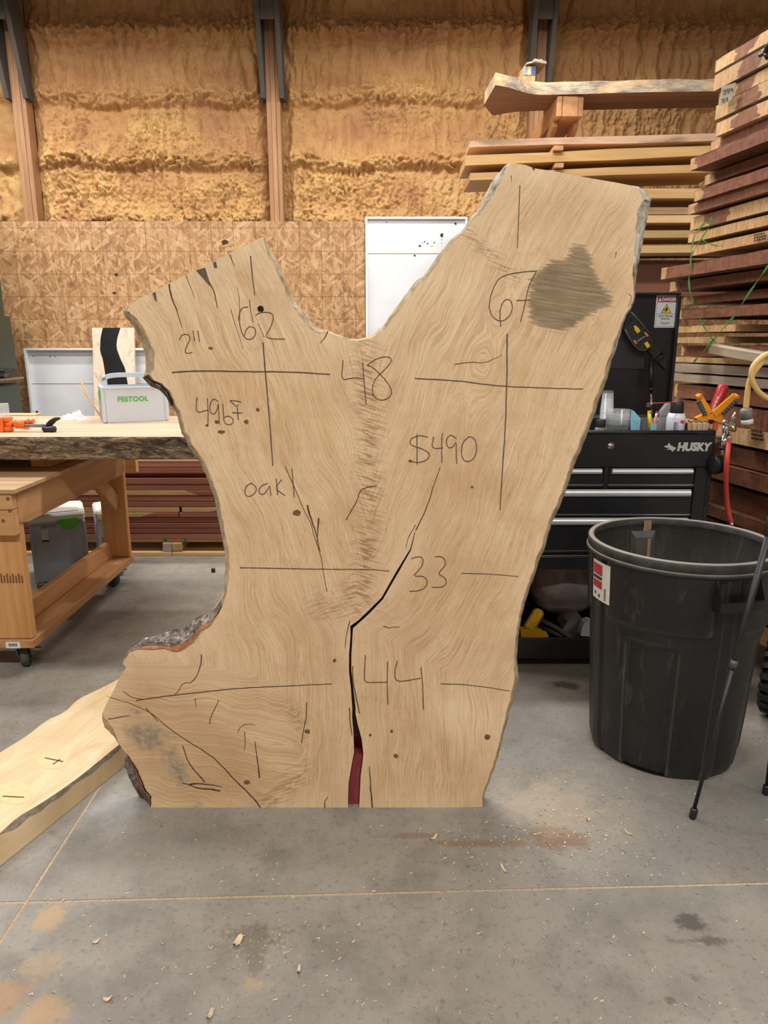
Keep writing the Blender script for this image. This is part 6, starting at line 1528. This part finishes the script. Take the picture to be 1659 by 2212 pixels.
g = G(); I = [on_bin(a, .690, -.013) for a in (86, 106)] + [on_bin(a, .668, -.026) for a in (89, 103)] + [on_bin(a, .50, -.026) for a in (89, 103)] + [on_bin(a, .50, -.018) for a in (86, 106)]
g.add(I, [(0, 1, 3, 2), (2, 3, 5, 4), (0, 2, 4, 6), (1, 7, 5, 3)]); mk('handle_pocket', g, plain('dusty_grey_plastic', (84, 80, 74), .55, 0, .2, 20), bn)

patch(90.3, 95.3, .50, .664, -.0275, 'tape_strip', bpy.data.materials['tan_tape'], bn)
# ------------------------------------------------------------------ slim black tripod stand in front of the can
f1 = atZ(1495, 1768); top1 = atY(1654, 1178, 1.83); dr = (top1 - f1); apex = f1 + dr * (1.34 / dr.z)
tr = thing('tripod_stand', (apex.x, apex.y, 0), 'slim black telescopic tripod stand in front of the trash can', 'tripod')
f2 = atZ(1654, 1716); f3 = Vector((apex.x + .22, apex.y - .16, 0))
for f in (f1, f2, f3):
    d = (apex - f); a = f + Vector((0, 0, .012)); j1 = f + d * .36; j2 = f + d * .655
    lg = mk('leg', G().tube([a, j1], [.0055, .0058], 12), BLACKP, tr)
    g = G(); g.tube([j1, j1 + d * .01, j2], [.007, .0088, .0092], 12); mk('upper_tube', g, BLACKP, lg)
    mk('clamp_ring', G().tube([j1 - d * .006, j1 + d * .012], .0105, 12), plain('grey_clamp_ring', (70, 70, 70), .4), lg)
    g = G(); g.tube([j2 - d * .018, j2 - d * .012, j2 + d * .02, j2 + d * .026], [.010, .0155, .0155, .010], 12); g.tube([j2 + d * .02, apex - d * .02], .0115, 12); mk('lock_collar', g, BLACKP, lg)
    g = G(); g.tube([f + Vector((0, 0, .001)), f + d * .006, f + d * .022, f + d * .026], [.0085, .0105, .0105, .0068], 10); mk('rubber_foot', g, BLACKP, lg)
mk('hub', G().lathe([(.001, -.03), (.035, -.03), (.04, 0), (.03, .03), (.013, .03), (.013, .35), (.001, .35)], apex, 20), BLACKP, tr)
# ------------------------------------------------------------------ knobby black wheel at the foot of the stack
wc = Vector((1.475, 2.43, .155)); wh = thing('knobby_wheel', (wc.x, wc.y, 0), 'black knobby rubber wheel on the floor behind the trash can', 'wheel')
mtw = Matrix.Rotation(math.radians(-35), 3, 'Z')
g = G(); tp_ = [(.145 + .0 - .045 * (1 - math.cos(t)) , .055 * math.sin(t)) for t in np.linspace(-2.6, 2.6, 18)]
g.lathe(tp_, wc, 48, 'x', True, mtw); mk('tyre', g, plain('dusty_black_rubber', (44, 43, 42), .75, 0, .3, 20, .2), wh)
for k in range(22):
    a = 2 * math.pi * k / 22
    for s in (-1, 1):
        g = G(); M3 = mtw
        P8 = [(.143, .008 * s), (.143, .052 * s), (.128, .056 * s), (.128, .010 * s)]
        pts = [wc + M3 @ Vector((h, math.cos(a + .05 * s) * r, math.sin(a + .05 * s) * r)) for r, h in ((.140, .006 * s), (.136, .045 * s), (.118, .056 * s))]
        e = M3 @ Vector((0, -math.sin(a), math.cos(a))) * .02; rad = M3 @ Vector((0, math.cos(a), math.sin(a))) * .013
        g.prism([pts[0], pts[1], pts[2], pts[2] + rad, pts[1] + rad, pts[0] + rad], e); mk('tread_block', g, plain('tread_rubber', (40, 39, 38), .8, 0, .3, 20) if k + s == -1 else bpy.data.materials['tread_rubber'], wh)
g = G(); g.lathe([(.001, -.03), (.02, -.035), (.03, -.02), (.085, -.02), (.09, -.03), (.10, -.03), (.10, .03), (.09, .03), (.085, .02), (.03, .02), (.02, .035), (.001, .03)], wc, 32, 'x', True, mtw); mk('hub', g, BLACKM, wh)

# ------------------------------------------------------------------ tall stack of sawn planks at the side
FX0, FY0, FSL = 1.425, 3.40, .19           # the sawn ends stand in one plane, turned a little from the view axis
fn = Vector((1, FSL, 0)).normalized()
along = Vector((FSL, -1, 0)).normalized()   # towards the near side
def face_pt(px, py, dx=0.0): return atPlane(px, py, Vector((FX0 + dx, FY0, 0)), fn)
STK = [  # x px of the far corner, top and bottom y px there, end kind, offset of the face, visible width (None: out of the picture), turn, text
 (1543, 130, 158, 'A', 0, None, 0, 'two-tone'), (1541, 161.5, 198, 'A', -.005, None, 0, 'two-tone'), (1551, 199.5, 226, 'A', .01, None, 0, 'two-tone'), (1545, 227, 260, 'A', 0, None, 0, 'two-tone'), (1545, 264, 296, 'A', .0, None, 0, 'two-tone'),
 (1534, 303, 330, 'B', .03, None, 0, 'pale-cornered'), (1491, 342, 369, 'B', -.06, None, 0, 'jutting dark'), (1521, 378, 401, 'B', .04, None, 0, 'shadowed'), (1499, 411, 436, 'B', -.03, None, 0, 'reddish'), (1486, 440, 464, 'B', -.01, None, 0, 'reddish pale-tipped'),
 (1490, 469, 498, 'A', .02, None, 0, 'rough'), (1486, 504, 525, 'P', .03, None, 0, 'pale'), (1494, 531, 553, 'P', .04, None, 0, 'stamped pale'), (1428, 577, 604, 'B', -.07, None, .02, 'long jutting red'), (1447, 608, 630, 'B', .01, None, 0, 'recessed red'),
 (1476, 640, 659, 'B', .09, None, 0, 'dark'), (1462, 668, 690, 'B', -.01, None, 0, 'broad red'), (1455, 704, 719, 'P', .0, .45, 0, 'pale short'), (1455, 727, 741, 'P', .0, .38, 0, 'pale sawn'), (1470, 744, 768, 'B', .06, None, 0, 'dark recessed'),
 (1455, 770, 781, 'P', .0, None, 0, 'thin pale'), (1455, 783, 802, 'G', .0, None, 0, 'grey'), (1455, 804.5, 822, 'G', .0, None, 0, 'silver-grey'), (1455, 826, 856, 'B', .02, None, 0, 'red'), (1455, 858, 898, 'B', .03, None, 0, 'thick dark'),
 (1470, 902, 934, 'P', .0, None, 0, 'stamped'), (1470, 938, 975, 'B', .03, None, 0, 'dark'), (1470, 979, 1012, 'B', .0, None, 0, 'dark red'), (1470, 1016, 1060, 'B', .05, None, 0, 'thick dark'), (1470, 1063, 1090, 'B', .0, None, 0, 'dark'),
 (1470, 1093, 1128, 'B', .02, None, 0, 'dark red'), (1470, 1131, 1165, 'B', .0, None, 0, 'dark'), (1470, 1168, 1205, 'B', .02, None, 0, 'dark'), (1470, 1208, 1250, 'B', .0, None, 0, 'dark red'), (1470, 1253, 1290, 'P', .0, None, 0, 'lowest pale')]
STSIDE = {'A': GREYWOOD, 'B': REDWOOD, 'P': PALEROUGH, 'G': GREYWOOD}; STEND = {'A': ENDA, 'B': ENDB, 'P': ENDP, 'G': wood('grey_board_face', (186, 172, 154), (138, 122, 104), 1, 1.0, dark=(112, 96, 82))}
EN = Vector((1, FSL, 0)).normalized()
ztop_prev = None
for i, (px, yt, yb3, kind, dx, wv, turn, txt) in enumerate(STK):
    a = face_pt(px, yt, dx); b = face_pt(px, yb3, dx)
    h = (a.z - b.z) * (.9 if i < 20 else .94); zb4 = b.z
    if ztop_prev is not None and zb4 + h > ztop_prev - .001: h = ztop_prev - .001 - zb4
    if zb4 < .001: zb4 = .001; h = max(.02, a.z - .001)
    ztop_prev = zb4
    width = wv if wv else (b.y - 2.58)
    lab = '%s plank end, %s from the top of the tall plank stack' % (txt, ordn[i] if i < len(ordn) else 'lowest')
    o = bpy.data.objects.new('stacked_plank', None)
    bpy.data.objects.remove(o)
    g = G(); L_ = 1.3
    n_ = 10; P = []
    rr = random.Random(900 + i)
    g.cur = 1; jag = [rr.uniform(-.004, .004) for _ in range(n_ + 1)]
    end = [[Vector((jag[k] * .5, width * k / n_, 0)), Vector((jag[k] * .5, width * k / n_, h))] for k in range(n_ + 1)]
    g.grid(end, False); g.cur = 0
    c8 = [Vector((0, 0, 0)), Vector((L_, 0, 0)), Vector((L_, width, 0)), Vector((0, width, 0))]; t8 = [v + Vector((0, 0, h)) for v in c8]
    g.add([c8[0], c8[1], c8[2], c8[3], t8[0], t8[1], t8[2], t8[3]], [(0, 3, 2, 1), (4, 5, 6, 7), (0, 1, 5, 4), (1, 2, 6, 5), (2, 3, 7, 6)])
    o = mk('stacked_plank', g, [STSIDE[kind], STEND[kind]], None, True)
    o.location = (b.x, b.y, zb4); o.rotation_euler = (0, 0, math.atan2(EN.y, EN.x) + math.pi * 0)
    # local x runs into the stack, local y towards the near side (mirrored), so flip y by scaling the data
    me = o.data
    for v in me.vertices: v.co.y = -v.co.y
    me.flip_normals()
    tag(o, lab, 'plank')
# grey crossing board with a rounded end
a, b = face_pt(1529, 754, -.075), face_pt(1675, 780, -.075)
g = G(); g.bar(a + EN * .025, b + EN * .025, .05, .045, (0, 0, 1), .006); solo('stacked_plank', g, wood('grey_rough_plank', (180, 164, 140), (134, 116, 96), 1, 1.0, dark=(110, 94, 78)), 'grey plank lying slantwise across the front of the tall plank stack', 'plank')
# strap, printed card, stamps
STRAP = plain('green_poly_strap', (62, 128, 60), .4, 0, .15)
sf = lambda px, py, d=-.078: face_pt(px, py, d)
zq = lambda a, b: (1380 + a / 4.81, 440 + b / 4.81)
sr = thing('green_strap', sf(1500, 640), 'loose green plastic strap crossing the tall plank stack', 'strap')
def strap(pts, w_, dd=-.078, nm='strap_band'):
    P = [face_pt(*zq(*p), dd) for p in smooth_path(pts, 2)]; g = G(); rows = []
    for k in range(len(P)):
        t = (P[min(k + 1, len(P) - 1)] - P[max(k - 1, 0)]); sd = t.cross(EN).normalized(); ww = w_ * (.55 + .45 * math.sin(k * .9))
        rows.append([P[k] + sd * ww / 2, P[k] - sd * ww / 2])
    g.grid(rows, False); g2 = [[r[0] + EN * .0008, r[1] + EN * .0008] for r in rows]; g.grid(g2, False); mk(nm, g, STRAP, sr)
strap([(760, 150), (700, 195), (640, 240), (575, 340), (550, 440), (545, 520), (530, 700), (515, 830), (545, 980)], .014)
strap([(770, 160), (740, 230), (650, 360), (570, 490), (545, 540)], .010)
strap([(545, 980), (600, 1130), (680, 1290), (740, 1380), (800, 1450)], .007)
strap([(1345, 640), (1250, 780), (1120, 960), (1020, 1130), (900, 1270), (780, 1410), (650, 1560), (570, 1645)], .012)
strap([(650, 370), (720, 410), (800, 440), (870, 440)], .006)
cd_ = thing('plank_ticket', sf(1565, 220), 'clear plastic ticket sleeve with handwriting stapled to the fourth plank end', 'ticket')
zs = lambda a, b: (1380 + a / 5.03, 60 + b / 5.03)
mk('sleeve', G().prism([face_pt(*zs(*p), -.03) for p in ((900, 640), (1055, 595), (1010, 780), (870, 850))], EN * .002), plain('clear_sleeve', (160, 152, 138), .12, 0, .06), cd_)
g = G()
for s_ in (((910, 690), (935, 665), (945, 700), (915, 725)), ((960, 690), (955, 670), (975, 655), (985, 690), (960, 700)), ((900, 790), (915, 765), (930, 790), (905, 810)), ((940, 775), (960, 755), (955, 800)), ((990, 670), (1010, 650), (1015, 690))):
    P = [face_pt(*zs(*p), -.033) for p in s_]; g.tube(P, .0016, 5)
mk('sleeve_writing', g, SIGNK, cd_)
def stamp(pts_box, label, lines, f=zq):
    t = thing('ink_stamp', face_pt(*f(*pts_box[0]), -.012), label, 'stamp')
    (x0, y0), (x1, y1) = pts_box; sl = -.22 if lines[0] == 'up' else .18
    g = G(); r = random.Random(int(x0))
    for row in range(3):
        xx = x0
        while xx < x1 - 10:
            w_ = r.uniform(8, 26); ya = y0 + (y1 - y0) * row / 3 + 6 + sl * (xx - x0) * (1 if lines[0] == 'up' else 1); yb5 = ya + (y1 - y0) / 3 * .62
            g.prism([face_pt(*f(xx, ya), lines[1]), face_pt(*f(xx + w_, ya + sl * w_), lines[1]), face_pt(*f(xx + w_, yb5 + sl * w_), lines[1]), face_pt(*f(xx, yb5), lines[1])], EN * .0004); xx += w_ + r.uniform(5, 10)
    mk('stamp_print', g, SIGNK, t)
stamp(((1195, 315), (1320, 400)), 'black treatment stamp on the pale plank above the jutting red one', ('up', .032))
stamp(((1190, 690), (1360, 850)), 'black treatment stamp on the pale bearer near the yellow plug', ('dn', -.006), lambda a, b: (1440 + a / 6.507, 820 + b / 6.507))
# ------------------------------------------------------------------ yellow extension cord with a grey plug
CORD = plain('yellow_cord', (230, 190, 118), .5, 0, .06)
co = thing('extension_cord', atY(1612, 910, 2.72), 'yellow extension cord looped over the stack with a grey and white plug', 'cord')
E8 = lambda a, b, Y=2.72: atY(1520 + a / 7.374, 700 + b / 7.374, Y)
g = G(); g.tube([tuple(v) for v in smooth_path([tuple(E8(*p)) for p in ((675, 1335), (690, 1150), (715, 980), (740, 880), (800, 760), (900, 640), (1040, 500), (1200, 420))], 2)], .0105, 12); mk('cord_run', g, CORD, co)
g = G(); g.tube([tuple(v) for v in smooth_path([tuple(E8(*p, 2.70)) for p in ((1300, 400), (1020, 470), (880, 560), (780, 680), (755, 800), (780, 930), (860, 1070), (980, 1170), (1200, 1260))], 2)], .0105, 12); mk('cord_loop', g, CORD, co)
c1, c2, c3_, c4 = E8(673, 1335), E8(678, 1390), E8(690, 1510), E8(696, 1590)
g = G(); g.tube([c1, c1.lerp(c2, .3), c2, c3_], [.012, .020, .0225, .0225], 20); mk('plug_shell', g, plain('grey_plug', (128, 128, 126), .5, 0, .2, 60), co)
g = G(); g.tube([c3_, c4], [.0215, .021], 20); mk('plug_face', g, WHITEP, co)

# small things: a jar in the cart tray, a rubber bit on the floor, a black hook on the top plank
q = atY(1297, 925, 2.90); rj = .024
jr = thing('small_jar', (q.x, 2.90, TZ), 'small grey screw-top jar beside the wide cup stack', 'jar')
hj = atY(1297, 906, 2.90).z - TZ
mk('jar_body', G().lathe([(.001, 0), (rj, 0), (rj, hj * .62), (rj * .8, hj * .72), (.001, hj * .72)], (q.x, 2.90, TZ), 24), plain('grey_glass', (120, 122, 124), .2), jr)
mk('jar_lid', G().lathe([(rj * .84, 0), (rj * .84, hj * .26), (rj * .78, hj * .28), (.001, hj * .28)], (q.x, 2.90, TZ + hj * .72), 24), BLACKP, jr)
q = atZ(461, 1236); solo('rubber_bit', G().lathe([(.001, 0), (.010, 0), (.013, .006), (.012, .02), (.006, .026), (.001, .026)], (q.x, q.y, .001), 14), BLACKP, 'small black rubber bit on the open concrete by the board pile', 'rubber bit')
hk = [face_pt(px, py, -.03) for px, py in ((1642, 119), (1650, 116), (1656, 108), (1660, 96), (1672, 92))]
g = G(); g.tube(hk, [.009, .007, .011, .012, .008], 8); g.tube([face_pt(1652, 114, -.028), face_pt(1659, 124, -.028)], [.008, .010], 8); solo('black_hook', g, BLACKP, 'black plastic hook caught between the topmost planks of the stack', 'hook')
# ------------------------------------------------------------------ chips and shavings on the floor
CHIP = wood('fresh_wood_chip', (222, 202, 170), (190, 164, 128), 0, 3.0)
for (px, py, l, w_, a, nm, lb) in ((513, 2036, .042, .022, 1.2, 'wood_chip', 'squarish grooved wood chip beside the dark shavings patch'), (936, 1812, .036, .012, .7, 'wood_splinter', 'pale curled splinter on the concrete before the oak slab'), (1089, 1880, .040, .009, 2.0, 'wood_splinter', 'bent brown bark splinter before the brown spill'),
       (645, 2099, .026, .010, 1.5, 'wood_chip', 'small upright pale chip on the open concrete past the control joint'), (232, 2160, .024, .014, .1, 'wood_chip', 'pale chip beside the orange sawdust patches'), (453, 2196, .030, .014, 1.3, 'wood_chip', 'rounded tan chip at the sawdust-stained corner of floor'), (207, 2036, .022, .012, .4, 'wood_chip', 'pale grey chip near the crossing of the floor joints'),
       (1270, 1773, .016, .010, .5, 'wood_chip', 'tiny pale chip between the oak slab and tripod foot'), (1357, 1801, .034, .006, 2.2, 'wood_splinter', 'thin straight splinter near the tripod foot')):
    l *= .72; w_ *= .72; q = atZ(px, py); m = Matrix.Rotation(a, 3, 'Z'); g = G(); rows = []
    for i in range(7):
        s = i / 6 - .5; ww = w_ * (.6 + .4 * math.cos(s * 2.4)); zz = .0015 + .006 * (s * 2) ** 2
        rows.append([q + m @ Vector((s * l, -ww / 2, zz + .001)), q + m @ Vector((s * l + .002, 0, zz + .003)), q + m @ Vector((s * l - .001, ww / 2, zz))])
    g.grid(rows, False); solo(nm, g, CHIP, lb, 'wood chip')
g = G(); r = random.Random(5)
for k in range(900):
    px, py = r.uniform(0, 1659), r.uniform(1480, 2205)
    if r.random() < .5: px, py = r.gauss(1180, 170), r.gauss(1790, 70)
    cl_ = r.random() < .18
    if cl_: px, py = r.gauss(560, 60), r.gauss(2045, 35)
    if not (0 < px < 1659 and 1430 < py < 2212): continue
    q = atZ(px, py)
    if q.y > 1.80 and q.x < .36: continue
    if q.x < -.8 and q.y > 1.55: continue
    if (q.x - BC.x) ** 2 + (q.y - BC.y) ** 2 < .085: continue
    l = r.uniform(.0015, .005); w_ = r.uniform(.0007, .0018)
    if cl_: l *= .5; w_ *= .6
    a = r.uniform(0, 3.2); m = Matrix.Rotation(a, 3, 'Z')
    g.add([q + m @ Vector((-l, -w_, .001)), q + m @ Vector((l, -w_, .0012)), q + m @ Vector((l, w_, .003)), q + m @ Vector((-l, w_, .0015))], [(0, 1, 2, 3)])
o = solo('wood_shavings', g, CHIP, 'fine pale wood shavings scattered over the concrete', 'shavings', base=(0, 2, 0), kind='stuff')
